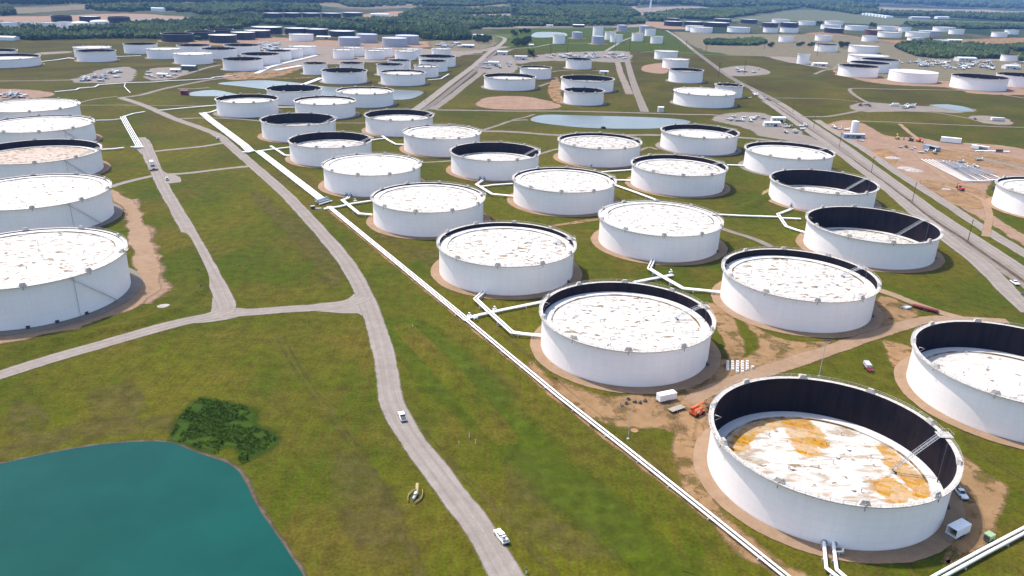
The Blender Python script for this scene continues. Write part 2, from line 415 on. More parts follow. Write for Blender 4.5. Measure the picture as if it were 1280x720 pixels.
MAT["marsh_leaf"] = foliage("marsh_foliage", (0.030, 0.062, 0.005), (0.055, 0.100, 0.010))
MAT["leaf_far"] = foliage("woodland_foliage", (0.018, 0.040, 0.014), (0.072, 0.096, 0.030))
MAT["bark"] = plain("bark", (0.09, 0.07, 0.055), 0.95, 0.05, 0.3, 3)
def water_mat(name, a, b, rough=0.12, spec=0.5, sc=0.6, bs=0.06):
    k = NT(name, rough, spec); p = k.pos()
    c = k.mix(k.mr(k.noise(p, 1 / 45, 4, 0.6), 0.35, 0.65), a, b); k.color(c)
    k.bump(k.noise(p, sc, 4, 0.6), bs, 0.3); return k.m
MAT["water_teal"] = water_mat("teal_pond_water", (0.0012, 0.042, 0.034), (0.0030, 0.060, 0.048), 0.15, 0.08)
MAT["water_pale"] = water_mat("pale_pond_water", (0.10, 0.115, 0.11), (0.125, 0.14, 0.135), 0.25, 0.25)

# ------------------------------------------------------------------ terrain, roads, bare ground
def catmull(P, closed=False, step=4.0):
    P = [np.array(p, float) for p in P]; n = len(P); out = []
    if n < 3 and not closed:
        m = max(1, int(np.linalg.norm(P[1] - P[0]) / step)); return np.array([P[0] + (P[1] - P[0]) * i / m for i in range(m + 1)])
    rngi = range(n) if closed else range(n - 1)
    for i in rngi:
        if closed: a, b, c, d = P[i - 1], P[i], P[(i + 1) % n], P[(i + 2) % n]
        else: a, b, c, d = P[max(i - 1, 0)], P[i], P[i + 1], P[min(i + 2, n - 1)]
        m = max(1, min(60, int(np.linalg.norm(c - b) / step)))
        for j in range(m):
            t = j / m
            out.append(0.5 * ((2 * b) + (c - a) * t + (2 * a - 5 * b + 4 * c - d) * t * t + (3 * b - 3 * c + d - a) * t ** 3))
    if not closed: out.append(P[-1])
    return np.array(out)

_layer = {}
def layer_z(base):
    _layer[base] = _layer.get(base, 0) + 1
    return base + 0.0015 * _layer[base]

def ribbon(name, px, width, kind, base=0.14, soft=1.0, jit=0.35, world_pts=None, step=None, mat=None):
    W = world_pts if world_pts is not None else [unp(*p) for p in px]
    d = np.mean([math.hypot(*w) for w in W]); st = step or max(3.0, d / 110.0)
    C = catmull(W, step=st); n = len(C); z = layer_z(base)
    T = np.gradient(C, axis=0); T /= (np.linalg.norm(T, axis=1)[:, None] + 1e-9); N = np.stack([-T[:, 1], T[:, 0]], 1)
    wl = width if not hasattr(width, '__len__') else np.interp(np.linspace(0, 1, n), np.linspace(0, 1, len(width)), width)
    wl = np.full(n, wl) if np.isscalar(wl) else wl
    ja = np.array([mnoise.noise(Vector((c[0] * .09, c[1] * .09, 1.3))) for c in C]) * jit * 2
    jb = np.array([mnoise.noise(Vector((c[0] * .09, c[1] * .09, 7.7))) for c in C]) * jit * 2
    offs = [(-1, wl / 2 + soft + ja, 0.0), (-1, wl / 2 - soft * .4 + ja, 1.0), (0, wl * 0, 1.0), (1, wl / 2 - soft * .4 + jb, 1.0), (1, wl / 2 + soft + jb, 0.0)]
    V = []; M = []; UV = []
    L = np.concatenate([[0], np.cumsum(np.linalg.norm(np.diff(C, axis=0), axis=1))])
    for s, o, m in offs:
        q = C + N * (s * o)[:, None]; V.append(np.c_[q, np.full(n, z)]); M.append(np.full(n, m)); UV.append(np.c_[s * o / (wl / 2), L * .1])
    V = np.concatenate(V); M = np.concatenate(M); UV = np.concatenate(UV)
    F = [[a * n + i, (a + 1) * n + i, (a + 1) * n + i + 1, a * n + i + 1][::-1] for a in range(4) for i in range(n - 1)]
    me = fast_mesh(name, V, F, [mat or MAT[kind]], attrs={"mask": M}, uvs=UV)
    return tag(link_mesh(name, me), kind='structure')

def blob(name, px, kind, base=0.05, soft=3.0, jit=1.0, world_pts=None, step=None, mat=None, jf=0.06):
    W = world_pts if world_pts is not None else [unp(*p) for p in px]
    W = [np.array(w, float) for w in W]
    area = 0.5 * sum(W[i - 1][0] * W[i][1] - W[i][0] * W[i - 1][1] for i in range(len(W)))
    if area < 0: W = W[::-1]; area = -area
    d = np.mean([math.hypot(*w) for w in W]); st = step or max(2.5, d / 110.0)
    per = sum(np.linalg.norm(W[i] - W[i - 1]) for i in range(len(W)))
    soft = min(soft, area / per * 0.6); jit = min(jit, area / per * 0.4)
    C = catmull(W, True, st); n = len(C); z = layer_z(base)
    T = np.roll(C, -1, 0) - np.roll(C, 1, 0); T /= (np.linalg.norm(T, axis=1)[:, None] + 1e-9); N = np.stack([T[:, 1], -T[:, 0]], 1)
    j = np.array([mnoise.noise(Vector((c[0] * jf, c[1] * jf, 3.1))) + .5 * mnoise.noise(Vector((c[0] * jf * 3, c[1] * jf * 3, 5.1))) for c in C]) * jit
    out = C + N * (j + soft * .5)[:, None]; inn = C + N * (j - soft * .5)[:, None]
    V = np.concatenate([np.c_[out, np.full(n, z)], np.c_[inn, np.full(n, z)]])
    me = bpy.data.meshes.new(name)
    faces = [[i, (i + 1) % n, n + (i + 1) % n, n + i] for i in range(n)]
    from mathutils.geometry import tessellate_polygon
    tris = tessellate_polygon([[Vector((p[0], p[1], 0)) for p in inn]])
    for t in tris:
        a, b, c = [Vector((inn[i][0], inn[i][1], 0)) for i in t]
        faces.append([n + i for i in (t if (b - a).cross(c - a).z > 0 else t[::-1])])
    me.from_pydata(V.tolist(), [], faces); me.materials.append(mat or MAT[kind])
    a = me.attributes.new("mask", 'FLOAT', 'POINT'); a.data.foreach_set("value", np.concatenate([np.zeros(n), np.ones(n)]).astype(np.float32))
    me.update()
    return tag(link_mesh(name, me), kind='structure')

def berm(px, w=11, h=1.2):
    C = catmull([unp(*p) for p in px], step=4); n = len(C); T = np.gradient(C, axis=0); T /= np.linalg.norm(T, axis=1)[:, None]; N = np.stack([-T[:, 1], T[:, 0]], 1)
    e = np.minimum(1, np.minimum(np.arange(n), np.arange(n)[::-1]) / 4.0); V = []
    for o, z in ((-.5, -.05), (-.3, .45), (-.12, .95), (0, 1), (.12, .95), (.3, .45), (.5, -.05)): V.append(np.c_[C + N * (o * w), z * h * e - .04 * (1 - e)])
    V = np.concatenate(V); F = [[a * n + i + 1, (a + 1) * n + i + 1, (a + 1) * n + i, a * n + i] for a in range(6) for i in range(n - 1)]
    tag(link_mesh("grass_bank", fast_mesh("grass_bank", V, [f[::-1] for f in F], [MAT["grass"]], smooth=True)), kind='structure')

def ring_world(cx, cy, r, n=24): return [(cx + r * math.cos(2 * math.pi * i / n), cy + r * math.sin(2 * math.pi * i / n)) for i in range(n)]

# ground: one sheet, finer near the camera, to the horizon
def ground():
    ys = np.concatenate([np.linspace(-600, 2600, 33), np.linspace(2900, 12000, 20), np.linspace(14000, 32000, 6)])
    xs = np.concatenate([np.linspace(-28000, -4000, 8), np.linspace(-3500, 3500, 29), np.linspace(4000, 28000, 8)])
    X, Y = np.meshgrid(xs, ys); Z = np.zeros_like(X)
    V = np.stack([X, Y, Z], -1).reshape(-1, 3); w = len(xs)
    F = [[j * w + i, j * w + i + 1, (j + 1) * w + i + 1, (j + 1) * w + i] for j in range(len(ys) - 1) for i in range(w - 1)]
    me = fast_mesh("ground", V, F, [MAT["grass"]]); tag(link_mesh("ground", me), kind='structure')
ground()

# distant open country
blob("pale_field", [(900, 26), (960, 17), (1000, 12), (1060, 15), (1120, 22), (1200, 26), (1280, 28), (1300, 33), (1200, 33), (1100, 31), (1000, 27)], "pale", 0.02, 60, 40)
blob("pale_field", [(1040, 3), (1100, 9), (1240, 12), (1280, 10), (1290, 14), (1200, 19), (1130, 16), (1075, 10)], "pinkbare", 0.02, 60, 40)
blob("bare_field", [(-20, 21), (60, 20), (160, 17), (240, 22), (238, 27), (160, 28), (60, 28), (-20, 30)], "red", 0.02, 20, 15)
blob("bare_field", [(165, 21), (236, 23), (232, 27), (165, 26)], "pinkbare", 0.02, 12, 6)
blob("bare_field", [(-20, 10), (40, 9), (110, 5), (160, 4), (165, 9), (90, 13), (30, 17), (-20, 19)], "tan", 0.02, 40, 30)
blob("bare_field", [(505, 8), (540, 8.5), (583, 9.8), (583, 11.5), (540, 11), (507, 10)], "pinkbare", 0.02, 10, 5)
blob("bare_field", [(583, 8), (610, 2), (650, 3), (660, 8), (640, 10), (600, 11)], "tan", 0.02, 40, 20)
blob("bare_field", [(400, 3), (470, 0), (520, 1), (520, 8), (470, 11), (410, 8)], "tan", 0.02, 40, 20)
blob("bare_field", [(575, 19), (640, 16.5), (680, 18), (640, 21), (590, 22)], "pinkbare", 0.02, 20, 10)
blob("bare_field", [(800, 10), (850, 8), (900, 9), (880, 12), (820, 15), (790, 13)], "pinkbare", 0.02, 30, 15)
blob("bare_field", [(455, 18), (500, 14), (530, 18), (505, 23), (460, 24)], "red", 0.02, 20, 10)
blob("bare_field", [(640, 33), (760, 33), (800, 30), (830, 29), (830, 31.5), (760, 35), (640, 36)], "pinkbare", 0.02, 12, 8)
blob("bare_field", [(590, 33), (640, 33), (640, 36), (595, 36)], "tan", 0.02, 12, 8)
blob("bare_field", [(800, 27), (835, 28), (850, 33), (870, 36), (830, 36), (808, 31)], "red", 0.02, 10, 6)
# dry terminal ground on the far side of the highway
blob("dry_ground", [(838, 40), (900, 42), (1000, 43), (1060, 46), (1120, 55), (1150, 66), (1200, 76), (1290, 78), (1290, 100), (1200, 100), (1130, 100), (1060, 92), (1000, 72), (940, 70), (890, 66), (855, 52)], "tan", 0.02, 18, 12)
blob("dry_ground", [(845, 42), (900, 43), (905, 47), (860, 48)], "pinkbare", 0.03, 8, 6)
blob("dry_ground", [(1030, 40), (1120, 50), (1280, 47), (1290, 52), (1200, 56), (1080, 54), (1000, 46)], "dirt", 0.025, 14, 10)
blob("dry_ground", [(905, 60), (960, 58), (990, 62), (960, 67), (910, 66)], "red", 0.03, 8, 6)
blob("dry_ground", [(1110, 62), (1150, 68), (1220, 73), (1290, 76), (1290, 88), (1230, 88), (1160, 83), (1112, 78), (1095, 70)], "pinkbare", 0.035, 8, 6)
blob("dry_ground", [(960, 68), (1010, 67), (1045, 72), (1060, 80), (1040, 86), (1010, 82), (965, 73)], "pinkbare", 0.035, 8, 6)
blob("dry_ground", [(1040, 88), (1070, 99), (1115, 106), (1180, 109), (1220, 117), (1290, 118), (1290, 108), (1180, 96), (1120, 88), (1060, 82)], "red", 0.04, 6, 5)
blob("dry_ground", [(300, 62), (340, 52), (420, 58), (500, 58), (560, 62), (640, 57), (600, 66), (540, 74), (420, 80), (340, 90), (310, 80)], "pinkbare", 0.02, 12, 10)
blob("dry_ground", [(240, 52), (300, 50), (330, 46), (400, 50), (480, 52), (560, 52), (560, 58), (450, 60), (320, 58), (250, 56)], "red", 0.025, 10, 8)
blob("dry_ground", [(545, 50), (640, 42), (632, 50), (600, 62), (550, 62)], "tan", 0.02, 8, 8)
blob("green_grass", [(640, 36), (820, 36), (860, 60), (900, 66), (880, 70), (800, 64), (640, 60)], "weeds", 0.02, 15, 10)  # patch of fresher green grass colour
# wet and bare patches inside the farm
for nm, pts, kd, so, ji in [
    ("bare_ground", [(596, 128), (615, 121), (660, 121), (700, 131), (690, 136), (640, 137), (600, 134)], "red", 4, 3),
    ("bare_ground", [(805, 82), (830, 79), (836, 86), (830, 92), (804, 89)], "red", 4, 3),
    ("bare_ground", [(694, 96), (700, 104), (702, 118), (706, 130), (690, 124), (685, 108)], "dirt", 4, 3),
    ("bare_ground", [(900, 86), (935, 82), (960, 88), (958, 93), (915, 95)], "greypad", 5, 4),
    ("yard", [(888, 150), (905, 142), (950, 141), (975, 152), (1010, 170), (1045, 185), (1030, 186), (985, 176), (950, 170), (925, 158)], "greypad", 6, 6),
    ("yard", [(640, 73), (658, 72), (700, 66), (782, 64), (784, 76), (740, 77), (690, 76), (640, 80)], "greypad", 8, 12),
    ("yard", [(595, 84), (610, 72), (640, 70), (642, 92), (600, 90)], "greypad", 8, 12),
    ("yard", [(88, 99), (110, 92), (130, 86), (165, 84), (168, 93), (160, 102), (120, 104), (95, 103)], "greypad", 8, 12),
    ("yard", [(180, 96), (190, 86), (222, 84), (236, 88), (222, 96), (196, 101)], "pinkbare", 8, 12),
    ("yard", [(-20, 112), (30, 112), (66, 116), (60, 121), (20, 124), (-20, 124)], "red", 4, 3),
    ("yard", [(280, 93), (300, 90), (340, 84), (372, 82), (372, 88), (340, 97), (310, 99), (285, 100)], "dirt", 4, 3),
    ("bare_ground", [(46, 66), (86, 64), (88, 66), (48, 68.5)], "pinkbare", 4, 2),
    ("red_earth_yard", [(1058, 150), (1080, 155), (1110, 170), (1150, 172), (1180, 178), (1230, 180), (1290, 190), (1290, 222), (1243, 224), (1236, 262), (1290, 300), (1290, 312), (1230, 276), (1160, 236), (1110, 208), (1060, 175), (1030, 158)], "red", 3, 2.5),
    ("bare_ground", [(1088, 190), (1105, 186), (1122, 196), (1118, 205), (1100, 203)], "dirt", 2, 2),
    ("bare_ground", [(1160, 186), (1225, 190), (1290, 204), (1290, 214), (1215, 206), (1165, 196)], "dirt", 2, 2),
    ("bare_ground", [(1150, 225), (1175, 228), (1215, 235), (1240, 248), (1225, 262), (1190, 255), (1160, 240)], "dirt", 2, 2),
    ("bare_ground", [(1066, 131), (1090, 128), (1130, 131), (1215, 136), (1200, 141), (1130, 139), (1085, 140), (1066, 137)], "greypad", 6, 6),
    ("bare_ground", [(1210, 146), (1240, 145), (1262, 150), (1262, 156), (1230, 154)], "pinkbare", 3, 2),
    ("bare_ground", [(664, 452), (676, 480), (720, 496), (770, 520), (850, 545), (880, 560), (888, 505), (905, 478), (958, 455), (930, 447), (900, 462), (860, 490), (780, 497), (700, 480)], "dirt", 4, 2),
    ("bare_ground", [(912, 384), (950, 412), (1000, 428), (1045, 428), (1000, 446), (955, 458), (925, 452), (950, 435), (935, 408)], "dirt", 4, 2),
    ("bare_ground", [(885, 380), (905, 384), (918, 400), (930, 440), (912, 450), (902, 420)], "dirt", 4, 2),
    ("bare_ground", [(692, 470), (740, 492), (800, 493), (850, 480), (888, 452), (920, 452), (925, 475), (890, 490), (878, 530), (868, 575), (855, 560), (850, 535), (790, 535), (740, 520), (700, 492)], "dirt", 4, 3),
    ("churned_earth", [(842, 522), (868, 524), (880, 540), (872, 556), (856, 552), (845, 540)], "dirt", 2, 2),
    ("bare_ground", [(1100, 370), (1125, 378), (1148, 392), (1130, 402), (1100, 412), (1092, 395)], "dirt", 3, 2),
    ("bare_ground", [(1185, 560), (1230, 590), (1262, 610), (1250, 650), (1225, 690), (1180, 705), (1190, 650)], "dirt", 4, 3),
    ("bare_ground", [(1105, 425), (1150, 440), (1135, 470), (1118, 460), (1110, 440)], "dirt", 3, 3),
    ("worn_grass", [(480, 262), (500, 305), (560, 318), (600, 365), (560, 350), (505, 310), (468, 292)], "brown", 12, 8),
    ("worn_grass", [(345, 212), (380, 218), (400, 245), (380, 240), (340, 222)], "brown", 12, 8),
    ("worn_grass", [(575, 395), (640, 425), (720, 495), (790, 550), (850, 620), (900, 660), (880, 640), (800, 560), (700, 480), (620, 415)], "brown", 12, 6),
    ("worn_grass", [(560, 440), (640, 480), (620, 520), (580, 510), (545, 480)], "brown", 24, 14),
    ("worn_grass", [(640, 560), (740, 600), (800, 680), (700, 690), (650, 640)], "brown", 27, 14),
    ("worn_grass", [(430, 560), (490, 620), (520, 690), (470, 700), (420, 640)], "brown", 27, 14),
    ("worn_grass", [(20, 500), (60, 520), (50, 545), (10, 540)], "brown", 15, 10),
    ("worn_grass", [(110, 490), (170, 480), (175, 520), (130, 530)], "brown", 15, 10),
    ("worn_grass", [(0, 560), (100, 530), (230, 520), (240, 538), (120, 548), (0, 576)], "brown", 12, 8),
    ("worn_grass", [(320, 240), (400, 300), (430, 350), (400, 352), (340, 290)], "brown", 21, 12),
    ("green_verge", [(480, 400), (560, 420), (700, 560), (840, 690), (860, 720), (780, 700), (620, 560), (520, 470)], "weeds", 30, 14),
    ("marsh_ground", [(212, 551), (226, 520), (250, 499), (290, 505), (320, 516), (318, 530), (346, 548), (330, 564), (302, 580), (300, 572), (285, 558), (270, 566), (250, 562), (232, 554)], "marsh", 6.0, 2.0),
]:
    blob(nm, pts, kd, 0.05, so, ji)

def arc(cx, cy, r, a0, a1, n=10): return [(cx + r * math.cos(R(a0 + (a1 - a0) * i / n)), cy + r * math.sin(R(a0 + (a1 - a0) * i / n))) for i in range(n + 1)]

MARSH_PX = [(212, 551), (220, 532), (226, 520), (238, 508), (250, 499), (270, 500), (290, 505), (306, 509), (312, 518), (308, 528), (322, 536), (335, 540), (346, 549), (338, 556), (330, 562), (314, 568), (304, 580), (297, 576), (300, 566), (296, 556), (284, 552), (276, 560), (271, 569), (262, 566), (250, 562), (232, 554)]
# roads
ribbon("dirt_road", [(665, 765), (632, 720), (598, 660), (551, 597), (509, 540), (489, 500), (481, 450), (468, 402), (452, 362), (428, 322), (392, 280), (357, 243), (320, 210), (290, 184), (272, 169), (248, 159), (222, 150), (200, 140.5), (175, 130), (150, 122)], 7.2, "road", soft=1.4, jit=.22)
ribbon("dirt_road", [(-60, 486), (0, 469), (60, 450), (130, 430), (200, 410), (262, 396), (330, 389), (400, 384), (440, 378), (458, 370)], 6.6, "road", soft=1.4, jit=.22)
ribbon("dirt_road", [(262, 396), (284, 388), (276, 365), (258, 330), (240, 296), (222, 265), (205, 235), (197, 218), (188, 200), (180, 180), (176, 172)], 7.0, "road", soft=1.2)
blob("road_junction", [(446, 352), (470, 398), (484, 450), (470, 440), (455, 396), (425, 392), (390, 388), (395, 380), (430, 376), (446, 364)], "road", 0.13, 1.0, .4)
blob("road_junction", [(268, 370), (296, 385), (330, 386), (300, 396), (262, 403), (235, 404), (262, 394)], "road", 0.13, 1.0, .4)
blob("gravel_yard", [(168, 182), (184, 174), (194, 190), (204, 214), (222, 220), (226, 228), (206, 230), (194, 226), (186, 212), (180, 196)], "road", 0.125, 1.0, .5)
ribbon("dirt_track", [(192, 189.5), (225, 186), (255, 183), (272, 180), (284, 178)], 4.2, "road", .12)
ribbon("dirt_track", [(205, 218.5), (240, 216), (285, 210.5), (312, 208)], 4.6, "road", .12)
ribbon("dirt_track", [(138, 234), (160, 227), (186, 221), (200, 218)], 4.5, "road", .12)
ribbon("dirt_track", [(136, 238), (146, 246), (160, 256), (168, 270), (172, 290), (180, 318), (186, 345), (178, 366), (150, 386), (105, 402), (60, 412), (-30, 428)], [4, 5, 6, 7, 8, 9, 10, 10, 9, 8, 7, 7], "pad", .11, soft=3.0, jit=1.2)
ribbon("dirt_track", [(158, 250), (176, 290), (190, 330), (196, 355), (180, 380)], 7, "red", .09, soft=4, jit=2)
ribbon("dirt_track", [(150, 122), (175, 119), (205, 111), (235, 105), (262, 100), (300, 95), (330, 90), (352, 84)], 7, "track", .12)
ribbon("dirt_track", [(205, 100), (235, 92), (258, 85), (276, 81)], 6, "track", .12)
ribbon("dirt_track", [(-20, 101.5), (40, 101), (90, 100)], 5, "track", .12)
ribbon("dirt_track", [(98, 129), (118, 124), (147, 120.5)], 3, "track", .12)
ribbon("dirt_track", [(98, 131.6), (160, 131.5), (200, 132), (268, 132)], 2.5, "track", .12)
ribbon("dirt_track", [(222, 148.5), (262, 147.5), (300, 149), (330, 152)], 4, "track", .12)
ribbon("dirt_track", [(222, 111), (245, 111), (262, 109.5)], 5, "track", .12)
ribbon("dirt_track", [(310, 98), (340, 97.5), (370, 98), (395, 96)], 5, "dirt", .12)
# verge strips either side of the middle road
ribbon("gravel_road", [(516, 140), (540, 122), (563, 104), (590, 84), (611, 66), (624, 57), (631, 50), (629, 47), (620, 45)], [9, 9, 9, 9, 9, 10, 10, 9, 8], "road", .12, soft=1.4, jit=.22)
ribbon("asphalt_road", [(530, 138), (548, 125), (569, 108), (594, 88), (613, 71), (624, 62)], 6.5, "asphalt", .15, soft=.6, jit=.1)
ribbon("gravel_road", [(541, 137), (562, 122), (582, 106), (600, 92), (616, 76), (630, 66), (640, 62)], [8, 8, 8, 9, 10, 8, 6], "track", .12, soft=1.8)
ribbon("dirt_track", [(545, 137.5), (600, 138.2), (640, 139), (700, 139), (790, 141), (850, 143), (905, 145), (950, 160)], 5.5, "track", .12, soft=1.4, jit=.22)
ribbon("dirt_track", [(595, 164), (640, 165), (697, 169), (760, 169.5), (825, 169), (924, 172), (975, 177), (1010, 178)], 7, "track", .12, soft=1.8)
ribbon("dirt_track", [(600, 164), (622, 157), (640, 151), (660, 150)], 4, "track", .12)
ribbon("dirt_track", [(640, 150), (655, 147), (668, 143)], 3, "track", .12)
ribbon("dirt_road", [(781, 70), (785, 80), (790, 98), (797, 118), (806, 140)], 9, "track", .12, soft=1.4, jit=.22)
ribbon("bare_or_shadow_strip", [(772, 78), (776, 92), (782, 106), (787, 118)], 9, "pinkbare", .11, soft=2)
ribbon("dirt_track", [(742, 76), (760, 78), (790, 77)], 5, "road", .12)
ribbon("dirt_track", [(560, 62.5), (600, 62.5), (640, 62)], 4, "road", .12)
ribbon("dirt_track", [(565, 68.5), (600, 68), (612, 67)], 4, "road", .12)
ribbon("dirt_track", [(640, 61), (668, 59), (690, 55), (720, 54), (745, 54)], 4, "road", .12)
ribbon("dirt_track", [(757, 64), (770, 56), (776, 52), (790, 47), (810, 44)], 6, "road", .12)
ribbon("dirt_track", [(800, 65.5), (830, 64.5), (870, 67), (900, 69), (960, 70), (1000, 72)], 4, "track", .12)
ribbon("dirt_track", [(690, 90), (705, 88), (740, 87.5), (760, 92)], 4, "track", .12)
ribbon("dirt_track", [(674, 108), (690, 103), (703, 104)], 4, "track", .12)
ribbon("dirt_track", [(690, 282.5), (715, 279), (750, 274)], 3.6, "dirt", .12)
ribbon("dirt_track", [(897, 284), (915, 290), (940, 298), (965, 309)], 3.8, "track", .12)
ribbon("dirt_track", [(524, 203.5), (545, 202.5), (566, 201)], 3.0, "track", .12)
ribbon("dirt_track", [(674, 193), (690, 188), (700, 186)], 3.0, "track", .12)
ribbon("dirt_track", [(798, 189), (812, 184), (822, 187)], 3.0, "track", .12)
ribbon("dirt_track", [(418, 154), (440, 154), (458, 154)], 2.5, "track", .12)
ribbon("dirt_track", [(862, 503), (890, 487), (940, 470), (1004, 449), (1060, 430), (1117, 411), (1160, 400), (1200, 399), (1260, 402)], [5, 6, 7, 6.5, 6, 6, 6, 5, 4], "pad", .12, soft=1.4)
ribbon("dirt_track", [(1096, 362), (1120, 370), (1150, 382), (1180, 392), (1215, 402)], 4.5, "pad", .12, soft=1.4)
ribbon("dirt_track", [(866, 500), (858, 530), (858, 570), (872, 610), (900, 650), (940, 690), (990, 720), (1040, 740)], [5, 6, 6, 6, 5.5, 5, 5, 5], "dirt", .10, soft=2, jit=1)
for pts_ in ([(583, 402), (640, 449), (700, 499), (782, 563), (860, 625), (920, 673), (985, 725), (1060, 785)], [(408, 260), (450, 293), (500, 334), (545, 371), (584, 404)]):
    ribbon("bare_or_shadow_strip", pts_, 2.6, "dirt", .095, soft=1.2, jit=.5)  # brown line beside the pipes: mostly their shadow painted in, partly trench soil
for pts_ in ([(-30, 446), (60, 428), (140, 411), (205, 392), (240, 372), (248, 350), (236, 318), (222, 290)], [(925, 262), (955, 248), (985, 234), (1010, 226)], [(300, 250), (330, 275), (365, 312), (395, 350)], [(498, 402), (540, 445), (590, 500), (640, 560)]):
    berm(pts_)
for pts_ in ([(530, 440), (600, 520), (680, 605), (770, 700)], [(470, 470), (540, 560), (620, 640), (690, 720)], [(345, 420), (380, 480), (440, 560), (500, 660), (520, 720)], [(1110, 440), (1180, 500), (1215, 560), (1280, 600)]):
    for o_ in (0, 1): ribbon("tyre_track", [(u + o_ * 9, v) for u, v in pts_], .6, "brown", .07, soft=.5, jit=.25)
# the highway corridor
ribbon("service_road", [(940, 112), (962, 130), (1000, 157), (1042, 186), (1072, 209), (1100, 229), (1130, 254), (1160, 279), (1190, 303), (1220, 325), (1245, 348), (1262, 366), (1290, 392)], [5, 6, 6, 6.5, 7, 7, 7, 7, 7, 8, 9, 10, 9], "road", .12, soft=1.2)
ribbon("highway", [(833, 38), (846, 46), (866, 62), (886, 77), (912, 96), (942, 112), (975, 129), (1010, 152), (1055, 182), (1097, 213), (1150, 252), (1160, 260), (1210, 293), (1262, 327), (1310, 360)], 7.8, "road", .15, soft=.7, jit=.1)
ribbon("asphalt_road", [(866, 62), (886, 77), (912, 96), (942, 112), (975, 129)], 5.5, "asphalt", .17, soft=.5, jit=.1)
ribbon("gravel_shoulder", [(958, 126), (992, 148), (1042, 182), (1100, 222), (1135, 249), (1160, 268), (1210, 301), (1280, 349), (1310, 371)], 13, "track", .105, soft=1.5, jit=.4)
ribbon("drain_line", [(958, 126), (992, 148), (1042, 183), (1100, 224), (1135, 250), (1160, 270), (1210, 303), (1280, 352), (1310, 374)], 1.8, "bank", .16, soft=.8, jit=.3)
ribbon("gravel_road", [(1020, 150), (1047, 167), (1085, 190), (1120, 215), (1172, 248), (1222, 281), (1280, 317), (1310, 334)], 7.5, "road", .12, soft=1.2)
ribbon("dirt_track", [(1000, 146), (1030, 146), (1052, 143), (1072, 139), (1092, 133), (1078, 125), (1067, 118), (1062, 112), (1070, 110.5), (1110, 111.5), (1170, 112.5), (1230, 114), (1262, 120), (1290, 124)], 5, "track", .12)
ribbon("dirt_track", [(1074, 151.5), (1120, 153), (1200, 156.5), (1290, 160)], 3.5, "track", .12)
ribbon("dirt_track", [(962, 122.5), (1000, 123), (1040, 124), (1072, 127)], 3, "track", .12)
ribbon("dirt_track", [(1130, 139), (1170, 141), (1210, 148), (1240, 151)], 4, "track", .12)
ribbon("dirt_track", [(1018, 93), (1030, 88), (1042, 86), (1050, 80)], 5, "track", .12)
ribbon("dirt_track", [(1215, 196), (1250, 203), (1290, 214)], 8, "track", .12, soft=1.4, jit=.22)
ribbon("dirt_track", [(1232, 296), (1236, 268), (1228, 250), (1205, 240), (1180, 232)], 4, "pad", .12)
ribbon("dirt_track", [(1145, 190), (1160, 205), (1185, 225), (1200, 232)], 5, "pad", .12)
ribbon("dirt_track", [(1125, 155), (1150, 175), (1190, 188), (1240, 192)], 4, "pad", .10)
ribbon("far_road", [(781, -3), (786, 3), (797, 13), (806, 19)], [40, 30, 24, 18], "pinkbare", .06, soft=6, jit=2)

# ponds
pond_px = [(-60, 590), (0, 578.5), (66, 564), (142, 552.5), (209, 551), (249, 564), (289, 578), (308, 596), (329, 636), (355, 675), (382, 718), (392, 742), (396, 775), (380, 830), (300, 870), (100, 880), (-60, 860), (-110, 740), (-110, 640)]
blob("pond_bank", pond_px, "bank", 0.10, 2.4, .5, jf=.2)
_pw = [Vector(unp(*p)) for p in pond_px]; _c = sum(_pw, Vector((0, 0))) / len(_pw)
blob("pond_water", None, None, 0.20, .05, .25, world_pts=[tuple(p + (_c - p).normalized() * 1.1) for p in _pw], mat=MAT["water_teal"], jf=.25)
for pts in ([(664, 151), (677, 144), (720, 144.3), (815, 147), (855, 150), (862, 154), (825, 160.5), (747, 160.5), (700, 157)],
            [(272, 104.5), (300, 101.5), (330, 100.5), (370, 103.5), (405, 108), (440, 110), (525, 113.5), (530, 116), (511, 124), (470, 124), (400, 119), (330, 111.5), (300, 108)],
            [(236, 119.5), (242, 115), (267, 112.6), (290, 116.5), (298, 119.5), (265, 120.5)],
            [(1160, 131.5), (1185, 130.5), (1203, 133), (1217, 138), (1205, 139.5), (1190, 138), (1172, 134)],
            [(664, 44.5), (671, 40.3), (690, 40), (706, 41.3), (708, 45), (691, 46.6), (670, 47)],
            [(1158, 50), (1175, 49), (1198, 50), (1196, 51.8), (1164, 51.8)]):
    blob("pond_bank", pts, "brown", 0.10, 4, .8)
    blob("pond_water", pts, None, 0.20, .05, .3, mat=MAT["water_pale"])

